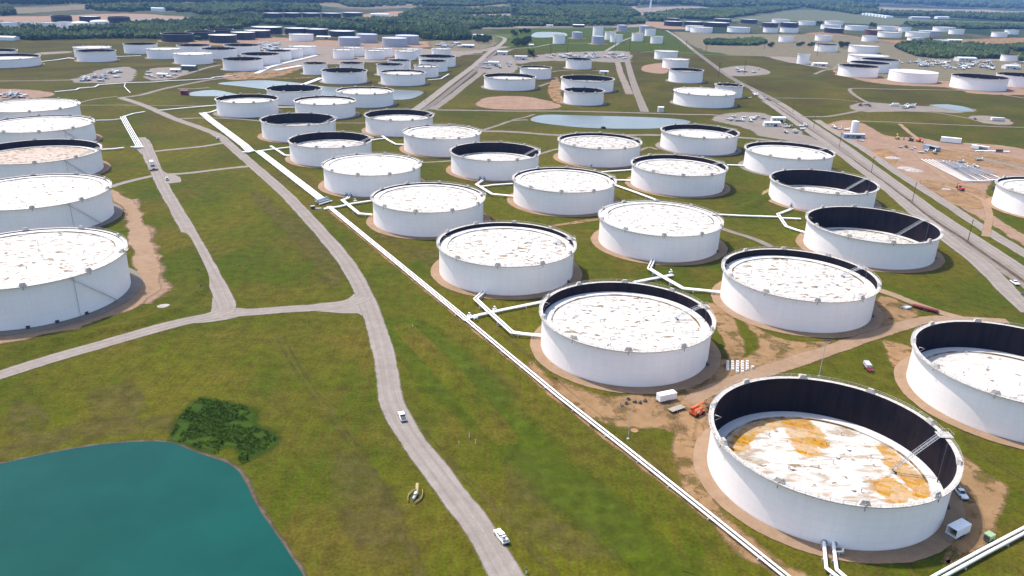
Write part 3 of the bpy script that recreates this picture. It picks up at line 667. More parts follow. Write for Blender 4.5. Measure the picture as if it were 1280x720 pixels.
# ------------------------------------------------------------------ storage tanks
# key: x, y, radius, height, depth of the floating roof below the rim, paint, roof rust 0..1
TANKS = [
    ('front_stained', 93.0, 193.4, 32.9, 14.6, 12.4, 'stain'),
    ('front_a', 44.7, 276.2, 32.7, 14.6, 4.1, 'w'),
    ('front_g', 128.7, 326.8, 32.7, 14.6, 3.1, 'w'),
    ('front_f', 196.0, 408.2, 33.5, 14.6, 12.5, 'w'),
    ('front_c', -3.2, 358.4, 32.8, 14.6, 1.8, 'w'),
    ('front_d', 80.1, 409.2, 32.7, 14.6, 0.3, 'w'),
    ('front_e', -50.3, 439.3, 32.1, 14.6, 0.8, 'w'),
    ('t705', 31.8, 490.4, 32.5, 14.6, 1.1, 'w'),
    ('t849', 115.6, 542.1, 32.7, 14.6, 2.8, 'w'),
    ('t465', -97.3, 518.9, 32.4, 14.6, 0.5, 'w'),
    ('t618', -15.3, 571.3, 32.6, 14.6, 7.6, 'w'),
    ('t750', 67.2, 622.7, 32.7, 14.6, 2.0, 'w'),
    ('t876', 159.5, 678.1, 32.6, 14.6, 4.1, 'w'),
    ('t985', 213.9, 604.9, 32.8, 14.6, 2.5, 'w'),
    ('t1030', 206.8, 511.0, 33.6, 13.0, 11.1, 'w'),
    ('m1', -272.3, 793.3, 29.7, 14.6, 3.6, 'w'),
    ('m2', -639.3, 1362.0, 26.4, 14.6, 1.0, 'w'),
    ('m3', -569.8, 1291.0, 25.3, 14.6, 1.0, 'w'),
    ('m4', -498.1, 1229.7, 27.8, 14.6, 1.0, 'w'),
    ('m5', -549.2, 1363.1, 27.0, 14.6, 1.0, 'w'),
    ('m6', -489.2, 1315.2, 27.0, 14.6, 1.0, 'w'),
    ('m7', -401.4, 1167.3, 28.0, 14.6, 1.0, 'w'),
    ('m8', -477.5, 1391.4, 29.4, 14.6, 1.0, 'w'),
    ('m9', -400.4, 1246.4, 28.9, 14.6, 1.0, 'w'),
    ('m10', -390.0, 1306.3, 20.4, 14.6, 1.0, 'w'),
    ('m11', -380.9, 1348.7, 18.9, 14.6, 1.0, 'w'),
    ('m12', -375.5, 1405.0, 22.9, 14.6, 1.0, 'w'),
    ('n1', -247.2, 875.6, 29.4, 14.6, 7.3, 'w'),
    ('n2', -194.2, 795.4, 29.8, 14.6, 1.8, 'w'),
    ('n3', -168.3, 873.9, 30.6, 14.6, 1.6, 'w'),
    ('n4', -230.3, 1058.2, 29.4, 14.6, 6.7, 'w'),
    ('n5', -288.2, 1135.9, 17.0, 14.6, 1.0, 'w'),
    ('n6', -239.3, 1151.8, 17.2, 14.6, 1.0, 'w'),
    ('n7', -295.3, 1360.1, 17.4, 14.6, 1.0, 'w'),
    ('n8', -287.3, 1409.7, 16.4, 14.6, 1.0, 'w'),
    ('n9', -243.6, 1363.5, 16.6, 14.6, 1.0, 'w'),
    ('n10', -236.3, 1405.4, 16.5, 14.6, 1.0, 'w'),
    ('n11', -152.1, 1056.2, 29.2, 14.6, 2.2, 'w'),
    ('n12', -183.4, 1147.6, 19.1, 14.6, 1.0, 'w'),
    ('n13', -178.9, 1207.0, 17.2, 14.6, 1.0, 'w'),
    ('n14', -192.0, 1367.4, 17.5, 14.6, 1.0, 'w'),
    ('n15', -185.3, 1409.6, 16.6, 14.6, 1.0, 'w'),
    ('n16', -136.8, 1428.8, 16.9, 14.6, 1.0, 'w'),
    ('n17', -129.6, 1286.3, 29.2, 14.6, 1.0, 'w'),
    ('n18', -127.2, 1213.1, 20.3, 14.6, 1.0, 'w'),
    ('n19', -130.8, 1140.7, 17.1, 14.6, 1.0, 'w'),
    ('v366', -191.2, 683.5, 31.5, 14.6, 8.8, 'w'),
    ('v412', -143.6, 597.8, 31.0, 14.6, 5.9, 'w'),
    ('v497', -108.1, 720.0, 30.8, 14.6, 4.8, 'w'),
    ('v551', -61.5, 642.8, 31.4, 14.6, 0.7, 'w'),
    ('g1', -336.2, 1607.6, 21.8, 16.3, 1.0, 'g'),
    ('g2', -318.2, 1699.4, 21.5, 16.7, 1.0, 'g'),
    ('g3', -249.3, 1625.7, 24.7, 16.0, 1.0, 'g'),
    ('g4', -232.3, 1689.9, 24.1, 16.9, 1.0, 'g'),
    ('w1', -457.2, 1703.4, 24.8, 13.0, 1.0, 'w'),
    ('d1', -677.5, 1605.7, 30.1, 14.6, 1.0, 'k'),
    ('d2', -660.1, 1679.9, 28.7, 14.6, 1.0, 'k'),
    ('d3', -588.4, 1608.9, 26.2, 14.6, 1.0, 'k'),
    ('d4', -646.0, 1750.9, 28.5, 14.6, 1.0, 'k'),
    ('d5', -576.3, 1694.3, 23.9, 14.6, 1.0, 'k'),
    ('d6', -567.0, 1760.1, 26.6, 14.6, 1.0, 'k'),
    ('d7', -582.0, 1878.2, 33.8, 14.6, 1.0, 'k'),
    ('d8', -510.0, 1864.6, 26.6, 14.6, 1.0, 'k'),
    ('d9', -460.7, 1854.2, 24.7, 14.6, 1.0, 'k'),
    ('d10', -400.4, 1839.7, 28.2, 12.9, 1.0, 'k'),
    ('e1', -710.0, 2557.8, 27.4, 14.6, 1.0, 'k'),
    ('e2', -656.5, 2583.7, 28.0, 14.6, 1.0, 'k'),
    ('e3', -600.5, 2614.7, 31.1, 14.6, 1.0, 'k'),
    ('e4', -547.2, 2686.3, 33.1, 14.6, 1.0, 'k'),
    ('e5', -758.3, 2521.6, 27.8, 14.6, 1.0, 'k'),
    ('f1', -1172.4, 2087.3, 24.0, 14.6, 1.0, 'k'),
    ('f2', -1104.8, 2098.2, 24.9, 14.6, 1.0, 'k'),
    ('f3', -1032.6, 2103.6, 26.5, 14.6, 1.0, 'k'),
    ('dome1', -993.3, 1839.6, 18.5, 13.5, 1.0, 'o'),
    ('dome2', -972.4, 1885.8, 20.4, 14.9, 1.0, 'o'),
    ('fw1', -1133.8, 1797.9, 20.4, 14.6, 1.0, 'w'),
    ('fw2', -1106.1, 1825.8, 17.4, 14.6, 1.0, 'w'),
    ('fw3', -1054.6, 1819.0, 19.4, 14.6, 1.0, 'w'),
    ('fw4', -1038.0, 1862.2, 15.6, 14.6, 1.0, 'w'),
    ('p1', -10.4, 1042.5, 33.5, 14.6, 3.8, 'w'),
    ('p2', 91.4, 1044.5, 34.3, 14.6, 6.6, 'w'),
    ('p3', 77.8, 925.5, 23.3, 14.6, 6.3, 'w'),
    ('p4', 25.6, 1158.6, 22.8, 14.6, 2.3, 'w'),
    ('p5', 98.5, 1304.6, 21.0, 14.6, 1.0, 'w'),
    ('q1', 275.9, 1509.1, 21.4, 14.6, 1.0, 'w'),
    ('q2', 264.5, 1351.8, 21.7, 14.6, 1.0, 'w'),
    ('q3', 244.5, 1164.9, 24.4, 16.5, 3.8, 'w'),
    ('q4', 222.5, 944.2, 35.5, 14.6, 0.2, 'w'),
    ('q5', 269.1, 1013.1, 17.2, 14.6, 3.1, 'w'),
    ('s1', 89.6, 1809.5, 13.5, 18.6, 1.0, 'w'),
    ('s2', 142.2, 1985.4, 12.9, 14.8, 1.0, 'g'),
    ('s3', 203.2, 2095.2, 13.6, 23.6, 1.0, 'w'),
    ('s4', 177.8, 1824.6, 14.1, 16.9, 1.0, 'g'),
    ('s5', 222.0, 1976.0, 13.4, 18.5, 1.0, 'w'),
    ('s6', 228.0, 1899.8, 14.4, 17.1, 1.0, 'w'),
    ('s7', 293.1, 2327.5, 14.6, 16.2, 1.0, 'g'),
    ('s8', 284.9, 1953.4, 13.8, 18.3, 1.0, 'w'),
    ('s9', 346.6, 2154.3, 14.2, 17.6, 1.0, 'w'),
    ('s10', 320.8, 1891.8, 14.3, 16.3, 1.0, 'w'),
    ('s11', 352.3, 2293.9, 14.8, 17.5, 1.0, 'g'),
    ('k1', 505.6, 2690.8, 29.7, 14.6, 1.0, 'k'),
    ('k2', 547.3, 2916.8, 22.1, 14.6, 1.0, 'k'),
    ('k3', 575.5, 2708.4, 32.9, 14.6, 1.0, 'k'),
    ('k4', 649.5, 2691.6, 40.0, 14.6, 1.0, 'k'),
    ('k5', 739.9, 2982.3, 30.4, 14.6, 1.0, 'k'),
    ('k6', 838.8, 2997.9, 30.1, 14.6, 1.0, 'k'),
    ('k8', 849.5, 2778.2, 27.2, 14.6, 1.0, 'k'),
    ('k9', 931.8, 2829.5, 30.8, 14.6, 1.0, 'k'),
    ('k10', 974.2, 2533.0, 28.3, 14.6, 1.0, 'k'),
    ('k11', 1080.1, 2492.6, 25.1, 14.6, 1.0, 'r'),
    ('a1', 759.0, 2466.7, 22.0, 14.6, 1.0, 'w'),
    ('a2', 823.1, 2492.6, 27.1, 14.6, 1.0, 'w'),
    ('a3', 986.0, 3093.2, 33.1, 14.6, 1.0, 'w'),
    ('a4', 1048.3, 2987.7, 31.0, 14.6, 1.0, 'w'),
    ('a5', 1174.0, 3062.6, 32.8, 14.6, 1.0, 'w'),
    ('a6', 1046.0, 2751.1, 32.0, 14.6, 1.0, 'w'),
    ('a7', 1125.2, 2733.7, 36.2, 14.6, 1.0, 'w'),
    ('a8', 524.2, 2443.9, 26.2, 14.6, 1.0, 'w'),
    ('a9', 529.3, 2372.1, 31.4, 14.6, 1.0, 'w'),
    ('a10', 652.4, 2430.6, 32.9, 14.6, 1.0, 'w'),
    ('b1', 678.8, 2067.7, 18.4, 14.6, 1.0, 'w'),
    ('b2', 803.2, 2149.1, 21.4, 14.6, 1.0, 'w'),
    ('b3', 681.1, 1797.5, 23.8, 14.6, 1.0, 'w'),
    ('b4', 933.4, 2170.5, 19.2, 14.6, 1.0, 'w'),
    ('b5', 761.1, 1791.6, 30.5, 14.6, 1.0, 'w'),
    ('b6', 666.9, 1541.4, 35.9, 14.6, 1.0, 'w'),
    ('b7', 650.6, 1452.4, 31.7, 14.6, 1.0, 'w'),
    ('b8', 602.6, 1381.4, 32.0, 14.6, 1.0, 'w'),
    ('b9', 552.3, 1304.5, 30.5, 15.6, 1.0, 'w'),
    ('b10', 615.5, 1249.6, 35.0, 14.6, 3.7, 'c'),
    ('b11', 679.2, 1179.1, 37.1, 16.9, 11.0, 'w'),
    ('b12', 768.9, 1224.6, 34.3, 16.3, 10.7, 'w'),
    ('c1', 1012.0, 1670.3, 15.4, 12.7, 1.0, 'w'),
    ('c2', 1501.5, 2557.8, 22.4, 14.6, 1.0, 'w'),
    ('c3', 1647.2, 2740.5, 20.6, 14.6, 1.0, 'w'),
    ('c4', 1451.2, 2801.2, 34.6, 14.6, 1.0, 'w'),
    ('c5', 1416.0, 2651.3, 22.8, 14.6, 1.0, 'w'),
    ('c6', 1048.5, 2158.3, 19.4, 14.6, 1.0, 'w'),
    ('c7', 1187.2, 2435.6, 32.9, 14.6, 1.0, 'w'),
    ('c8', 1259.2, 2514.7, 29.3, 14.6, 1.0, 'g'),
    ('c9', 1241.7, 2761.3, 32.5, 14.6, 1.0, 'w'),
    ('c10', 1080.7, 2383.3, 32.7, 14.6, 1.0, 'w'),
    ('c11', 1279.5, 2718.7, 19.2, 14.6, 1.0, 'w'),
    ('h1', 525.2, 1487.5, 10.7, 17.4, 1.0, 'w'),
    ('l6', -730.2, 1138.4, 43.2, 11.8, 3.5, 'w'),
    ('l7', -795.5, 1206.1, 35.9, 12.5, 4.2, 'w'),
    ('l8', -645.5, 1226.7, 27.5, 14.6, 1.0, 'w'),
    ('l9', -680.1, 1283.6, 27.1, 14.6, 1.0, 'w'),
    ('l1', -210.3, 312.6, 39.1, 18.1, 0.4, 'w'),
    ('l2', -271.2, 422.2, 39.0, 16.5, 0.5, 'w'),
    ('l3', -333.6, 530.8, 40.7, 14.6, 4.5, 'w'),
    ('l4', -388.5, 631.1, 39.5, 14.6, 0.8, 'w'),
    ('l5', -447.3, 718.6, 40.0, 14.6, 0.4, 'w'),
    ('r_edge', 178.1, 244.1, 33.0, 14.6, 11.0, 'w'),
    ('t1260', 354.8, 500.5, 33.0, 14.6, 1.5, 'w')]
LABELS = {
    'front_stained': 'huge open-top white tank with orange rust stains on its sunken roof',
    'front_a': 'white tank with low brown-flecked roof, standing behind the orange lift',
    'front_g': 'white tank with brown-flecked roof, beside the maroon pipe trailer and dirt track',
    'front_f': 'white tank with deeply sunken roof and dark inner wall, beside the highway drain line',
    'front_c': 'white tank feeding two bent pipes that cross over another pipe pair',
    'front_d': 'brimful white tank whose twin pipes bend toward the tank by the maroon trailer',
    'front_e': 'brimful white tank beside the blue-grey valve manifold on the long pipe rack',
    't705': 'white tank with rust-flecked roof directly behind the tank feeding crossed pipes',
    't849': 'white tank with speckled pale roof, one behind the brimful bent-pipe tank',
    't465': 'white tank with clean pale brimful roof near where the pipe rack narrows',
    't618': 'white tank with half-sunken roof and navy inner wall, in the middle of the farm',
    't750': 'white tank with pinkish rusty roof, just this side of the pale rectangular pond',
    't876': 'white tank with dark inner rim at the end of the pale rectangular pond',
    't985': 'white tank with shallow pale roof between the equipment yard and the highway',
    't1030': 'white tank with wide dark hollow, beside the service road below the equipment yard',
    'm1': 'white tank at the head of the wide rack of white pipes',
    'm2': 'white tank with thin dark rim at the grassy end of the double row',
    'm3': 'white tank with bright full roof, second in the front row after the grassy end',
    'm4': 'white tank with bright roof directly behind the dark green shed',
    'm5': 'white tank with thin dark rim behind the tank by the dark green shed',
    'm6': 'white tank with dark oval hollow behind the navy-topped corner tank',
    'm7': 'white navy-topped tank at the corner of the two dirt tracks',
    'm8': 'white tank with tan rim below the line of black tanks',
    'm9': 'white tank with dark hollow, second along the pipe corridor from the track corner',
    'm10': 'white tank with dark hollow, third along the pipe corridor from the track corner',
    'm11': 'white pale-roofed tank, fourth along the pipe corridor from the track corner',
    'm12': 'white pale-roofed tank at the far end of the pipe corridor row',
    'n1': 'white tank with near-full dark hollow on the shore of the long pale pond',
    'n2': 'white tank with clean full roof between the dark-hollow pond tank and the middle road',
    'n3': 'white tank with clean full roof whose end touches the long pale pond',
    'n4': 'large white tank with navy hollow on the far bank of the long pale pond',
    'n5': 'small white tank with navy roof hollow standing alone beside the pipe corridor',
    'n6': 'small white tank with thin dark rim behind the large navy-hollow pond tank',
    'n7': 'small pale tank with thin dark rim by the far end of the pipe corridor',
    'n8': 'small pale tank in front of the grey tanks, half hidden by its dark-rimmed neighbour',
    'n9': 'small pale tank at the middle of the row in front of the grey tanks',
    'n10': 'small tall pale tank just behind the middle tank of the small row',
    'n11': 'large white tank with pinkish flat roof on the far bank, nearest the middle road',
    'n12': 'small white tank with dark rim behind the pink-roofed pond tank',
    'n13': 'small white tank with dark rim, second behind the pink-roofed pond tank',
    'n14': 'small white tank with bright roof, last but one of the small row',
    'n15': 'small white tank peeping from behind the bright-roofed end of the small row',
    'n16': 'small white tank standing apart beside the far grass by the middle road',
    'n17': 'wide white tank with long dark rim hollow beside the middle road',
    'n18': 'small white tank with dark oval hollow in front of the wide dark-rimmed tank',
    'n19': 'small white tank right behind the pink-roofed tank on the far bank',
    'v366': 'white tank with navy sunken interior beside the bend of the wide pipe rack',
    'v412': 'white tank with dark crescent interior, its pipes joining the end of the wide rack',
    'v497': 'white tank with dark crescent interior behind the brimful clean-roofed tank',
    'v551': 'white tank with pinkish flecked roof and thin dark rim beside the cross track',
    'g1': 'dull grey tank at the front end of the four grey tanks',
    'g2': 'dull grey tank just behind the front one of the four grey tanks',
    'g3': 'broad dull grey tank beside the wooded hill, in front of its twin',
    'g4': 'broad dull grey tank against the trees, behind its twin',
    'w1': 'pale blue-white tank alone in front of the black tanks',
    'd1': 'black tank with pale rim at the grassy end of the black row',
    'd2': 'black tank with reddish foot behind the end one of the black row',
    'd3': 'black tank with light roof edge standing in front of the black row',
    'd4': 'black tank with pale roof just below the woods, in the rear of the black row',
    'd5': 'black tank behind and beside the light-edged front black tank',
    'd6': 'black tank in the middle of the black row, in front of the white-roofed one',
    'd7': 'black tank with long white roof edge in the rear of the black row',
    'd8': 'black tank with white roof edge behind the pale lone tank',
    'd9': 'black tank with dull roof between the white-edged one and the last of the black row',
    'd10': 'black tank at the last end of the black row, beside the grey tanks',
    'e1': 'distant navy tank, second in the far navy row from its hazy end',
    'e2': 'distant navy tank in the middle of the far navy row',
    'e3': 'distant navy tank, fourth in the far navy row from its hazy end',
    'e4': 'distant navy tank at the sharp clear end of the far navy row',
    'e5': 'distant navy tank at the hazy end of the far navy row',
    'f1': 'distant navy tank behind the low white tanks near the red field',
    'f2': 'distant dull maroon-brown tank standing behind the white domed tanks',
    'f3': 'distant navy tank just past the white domed tanks',
    'dome1': 'white tank with a smooth white dome, the smaller of the domed pair',
    'dome2': 'white tank with a smooth white dome, the larger of the domed pair',
    'fw1': "distant low white tank at the picture edge in the domed tanks' row",
    'fw2': "distant low white tank, second in the domed tanks' row from the edge",
    'fw3': "distant low white tank with dark rim, third in the domed tanks' row",
    'fw4': 'distant low white tank right against the smaller domed tank',
    'p1': 'white tank with dark rim across the middle road, next to the bare red patch',
    'p2': 'widest white tank with dark hollow behind the small maroon-hollow tank',
    'p3': 'small white tank with maroon-dark hollow and a ladder across it',
    'p4': 'white tank with thin dark rim, between the road tank and the pump yard',
    'p5': 'small white tank at the edge of the pump yard',
    'q1': 'small white flat-topped tank, farthest of the three stepping down the highway',
    'q2': 'small white flat-topped tank, middle of the three stepping down the highway',
    'q3': 'small white tank with dark rim on grey gravel, last of three by the highway',
    'q4': 'large white tank with pale pink roof beside the long straight service road',
    'q5': 'small white tank with dark hollow peeping out behind the pink-roofed one',
    's1': 'small white tank in front of the long pale basin on the far grass',
    's2': 'small grey tank alone on the far grass beside the pale basin',
    's3': 'tall narrow white tank standing behind a squat grey one',
    's4': 'squat grey tank directly in front of the tall narrow white one',
    's5': 'small white tank next to the tall narrow one',
    's6': 'small white tank with bright rim in front of its neighbour by the tall tank',
    's7': 'small grey tank farthest up the grass behind the small white ones',
    's8': 'small white tank alone between the two clusters on the far grass',
    's9': 'small white tank by the bend of the highway, behind its neighbour',
    's10': 'small white tank nearest the highway on the far grass',
    's11': 'faint pale grey tank beside the far bend of the highway',
    'k1': 'navy tank nearest the highway bend in the far navy cluster',
    'k2': 'faint navy tank peeping out over the one at the highway bend',
    'k3': 'navy tank with pale roof line behind the pair of white tanks',
    'k4': 'widest navy tank of the far cluster, behind the pair of white tanks',
    'k5': 'navy tank farthest back near the pale green field',
    'k6': 'navy tank alone against the pale green field',
    'k8': 'navy band of a tank behind the first white tank of the far line',
    'k9': 'navy tank directly behind the second white tank of the far line',
    'k10': 'dark navy and red tank in front of the broad white tanks',
    'k11': 'dull red tank behind the small round white one',
    'a1': 'distant white tank below a navy one, first of the far line',
    'a2': 'distant white tank below a navy one, second of the far line',
    'a3': 'faint white tank behind the navy tanks by the pale green field',
    'a4': 'distant white tank standing clear beside the dark trees',
    'a5': 'faint white tank farthest back above the navy and red tank',
    'a6': 'distant white tank partly hidden by the navy and red tank',
    'a7': 'broad distant white tank stretching past the navy and red tank',
    'a8': 'white tank half hidden behind its wider twin, below the navy cluster',
    'a9': 'wide white tank in front of its twin, below the navy cluster',
    'a10': 'wide white tank standing alone below the navy cluster',
    'b1': 'small white tank alone on the tan ground near the shelterbelt',
    'b2': 'small white tank behind the medium white one on tan ground',
    'b3': 'medium white tank with thin dark rim on the tan ground',
    'b4': 'small round white tank in front of the dull red tank',
    'b5': 'large white pale-roofed tank near the big shrub, behind the dark-hollow chain',
    'b6': 'white tank with bright roof at the back of the dark-hollow chain',
    'b7': 'white tank with dark hollow, back one of the three in a chain',
    'b8': 'white tank with dark hollow, middle one of the three in a chain',
    'b9': 'white tank with dark hollow, front one of the three in a chain',
    'b10': 'white tank with a closed white cone roof beside the dark-hollow chain',
    'b11': 'large white tank with dark brown hollow beyond the long grass strip',
    'b12': 'white tank with dark hollow cut by the picture edge, beyond the grass strip',
    'c1': 'small white tank with dull top at the end of the tree belt',
    'c2': 'distant white tank with dark rim, front one of the pair on dry ground',
    'c3': 'distant white tank, back one of the pair on dry ground',
    'c4': 'distant white tank, longer one of the pair against the hedge',
    'c5': 'distant white tank, shorter one of the pair against the hedge',
    'c6': 'small white tank at the front, just above the tree belt',
    'c7': 'medium white tank directly behind the small one above the tree belt',
    'c8': 'dull lavender-grey tank beside the trees at the farthest terminal',
    'c9': 'distant broad white tank at the back, above the tree belt',
    'c10': 'distant white tank with a dark rim in front of the broad white one',
    'c11': 'distant sliver of a white tank beside the broad white one',
    'h1': 'tall narrow white tank beside low sheds, taller than it is wide',
    'l6': 'broad low white tank beside the dirt track at the picture edge',
    'l7': 'broad low white tank with dark hollow behind the other edge tank',
    'l8': 'white tank with thin dark rim, the front one of the overlapping pair on open grass',
    'l9': 'white tank with light rim, the back one of the overlapping pair on open grass',
    'l1': 'tallest white tank with a stair down its side, next to the dirt road fork',
    'l2': 'white brimful tank second up the line from the road fork',
    'l3': 'white tank with orange-tinted sunken roof, third up the line from the road fork',
    'l4': 'white tank with mottled roof, fourth up the line from the road fork',
    'l5': 'white tank with speckled roof at the far end of the line from the road fork',
    'r_edge': 'white tank with clean unstained sunken roof, cut off by the picture edge',
    't1260': 'white tank by the red-earth construction yard, cut off by the picture edge'}
RUST = {'front_a': .55, 'front_c': .62, 'front_d': .62, 'front_g': .6, 'front_e': .55, 'front_f': .55, 't705': .6, 't849': .65, 't465': .35, 't618': .5, 't750': .8, 't876': .3,
        't985': .3, 't1030': .5, 'l1': .62, 'l2': .5, 'l3': .75, 'l4': .6, 'l5': .6, 'r_edge': .3, 't1260': .55, 'v366': .6, 'v412': .6, 'v551': .75, 'front_stained': .35, 'q4': .6, 'n3': .55, 'n11': .5}
DEEP_FAR = {'m2': 9, 'm6': 9, 'm7': 9, 'm9': 9, 'm10': 9, 'n5': 9, 'n6': 6, 'n12': 8, 'n13': 8, 'n17': 10, 'n18': 10, 'b7': 12, 'b8': 12, 'b9': 12, 'b3': 4, 'p5': 6, 'm5': 5, 'm8': 5,
            'd1': 9, 'd2': 9, 'd4': 9, 'f1': 9, 'f3': 9, 'a1': 3, 'a2': 3, 'c1': 3, 'l8': 4}

def lathe(name, prof, seg, mats, mi, smooth=True):
    """prof: list of strips; each strip is [(r,z),(r,z)...] with its own vertices"""
    V = []; F = []; MI = []; UV = []
    th = [2 * math.pi * i / seg for i in range(seg + 1)]
    for st, m in zip(prof, mi):
        b = len(V); k = len(st)
        for t in th:
            for (r, z) in st: V.append((r * math.cos(t), r * math.sin(t), z)); UV.append((t * st[0][0] + 1000, z if abs(st[0][1] - st[-1][1]) > .5 else r))
        for i in range(seg):
            for j in range(k - 1): F.append((b + i * k + j, b + (i + 1) * k + j, b + (i + 1) * k + j + 1, b + i * k + j + 1)); MI.append(m)
    return fast_mesh(name, V, F, mats, MI, smooth, uvs=UV)

_cache = {}
def cached(key, fn):
    if key not in _cache: _cache[key] = fn()
    return _cache[key]

def foam_mesh():
    b = MB(); b.box((0.15, 0, 0.55), (0.9, 1.9, 1.1), taper=(.7, .55)); b.tube([(0.85, 0, 0.5), (0.95, 0, -1.2)], 0.12, 6)
    return b.mesh("foam_chamber", [MAT["rim"]])
def manway_mesh():
    b = MB(); b.prism([(0, 0), (.35, 0), (.35, 1.2), (0, 1.2)], 1.4); b.box((.7, 0, .35), (.9, 1.2, .7)); return b.mesh("manway", [MAT["dark"]])
def nozzle_mesh():
    b = MB(); b.tube([(-.2, 0, 1.3), (1.5, 0, 1.3)], .45, 10); b.cyl((.9, 0, 1.3), .12, 1.7, 8, 1); b.cyl((.9, 0, 2.9), .5, .12, 12, 1)
    b.tube([(1.1, 0, 1.3), (1.25, 0, 1.3)], .68, 12, 1); return b.mesh("nozzle_valve", [MAT["pipe"], MAT["bluegrey"]])
def vent_mesh():
    b = MB(); b.cyl((0, 0, 0), .13, 1.0, 6); b.cyl((0, 0, 1.0), .26, .22, 8); return b.mesh("roof_leg", [MAT["steel"]])
def hatch_mesh():
    b = MB(); b.cyl((0, 0, 0), .55, .5, 12); b.cyl((0, 0, .5), .65, .08, 12); return b.mesh("roof_hatch", [MAT["offwhite"]])

def railing(r, z, seg, a0, a1, h=1.05):
    b = MB(); n = max(4, int(seg * abs(a1 - a0) / (2 * math.pi)))
    P = [(r * math.cos(a0 + (a1 - a0) * i / n), r * math.sin(a0 + (a1 - a0) * i / n)) for i in range(n + 1)]
    for k in (h, h * .5): b.tube([(x, y, z + k) for x, y in P], .045, 4, caps=False)
    for x, y in P: b.tube([(x, y, z), (x, y, z + h)], .045, 4, caps=False)
    return b

STAIN_SEGS = [  # (px from, px to, half width m, strength): rust-orange stains on the sunken roof
    ((921, 556), (938, 535), 2.6, 1.15), ((938, 535), (965, 527), 2.8, 1.2), ((965, 527), (1000, 524), 2.8, 1.2), ((1000, 524), (1020, 541), 2.8, 1.15),
    ((997, 536), (1010, 562), 3.6, 1.0), ((1010, 540), (1024, 552), 3.0, .95), ((917, 560), (932, 558), 2.0, .8), ((975, 520), (1000, 519), 1.2, .8), ((912, 545), (930, 528), 1.4, .55),
    ((1106, 560), (1125, 578), 2.4, 1.0), ((1120, 578), (1145, 600), 3.4, 1.0), ((1145, 600), (1153, 614), 3.0, 1.0), ((1106, 608), (1120, 620), 3.4, 1.05), ((1112, 600), (1140, 618), 2.4, .85),
    ((1028, 575), (1048, 582), 1.2, .5), ((995, 601), (1005, 606), 1.6, .45), ((1000, 612), (1035, 618), 1.4, .45)]

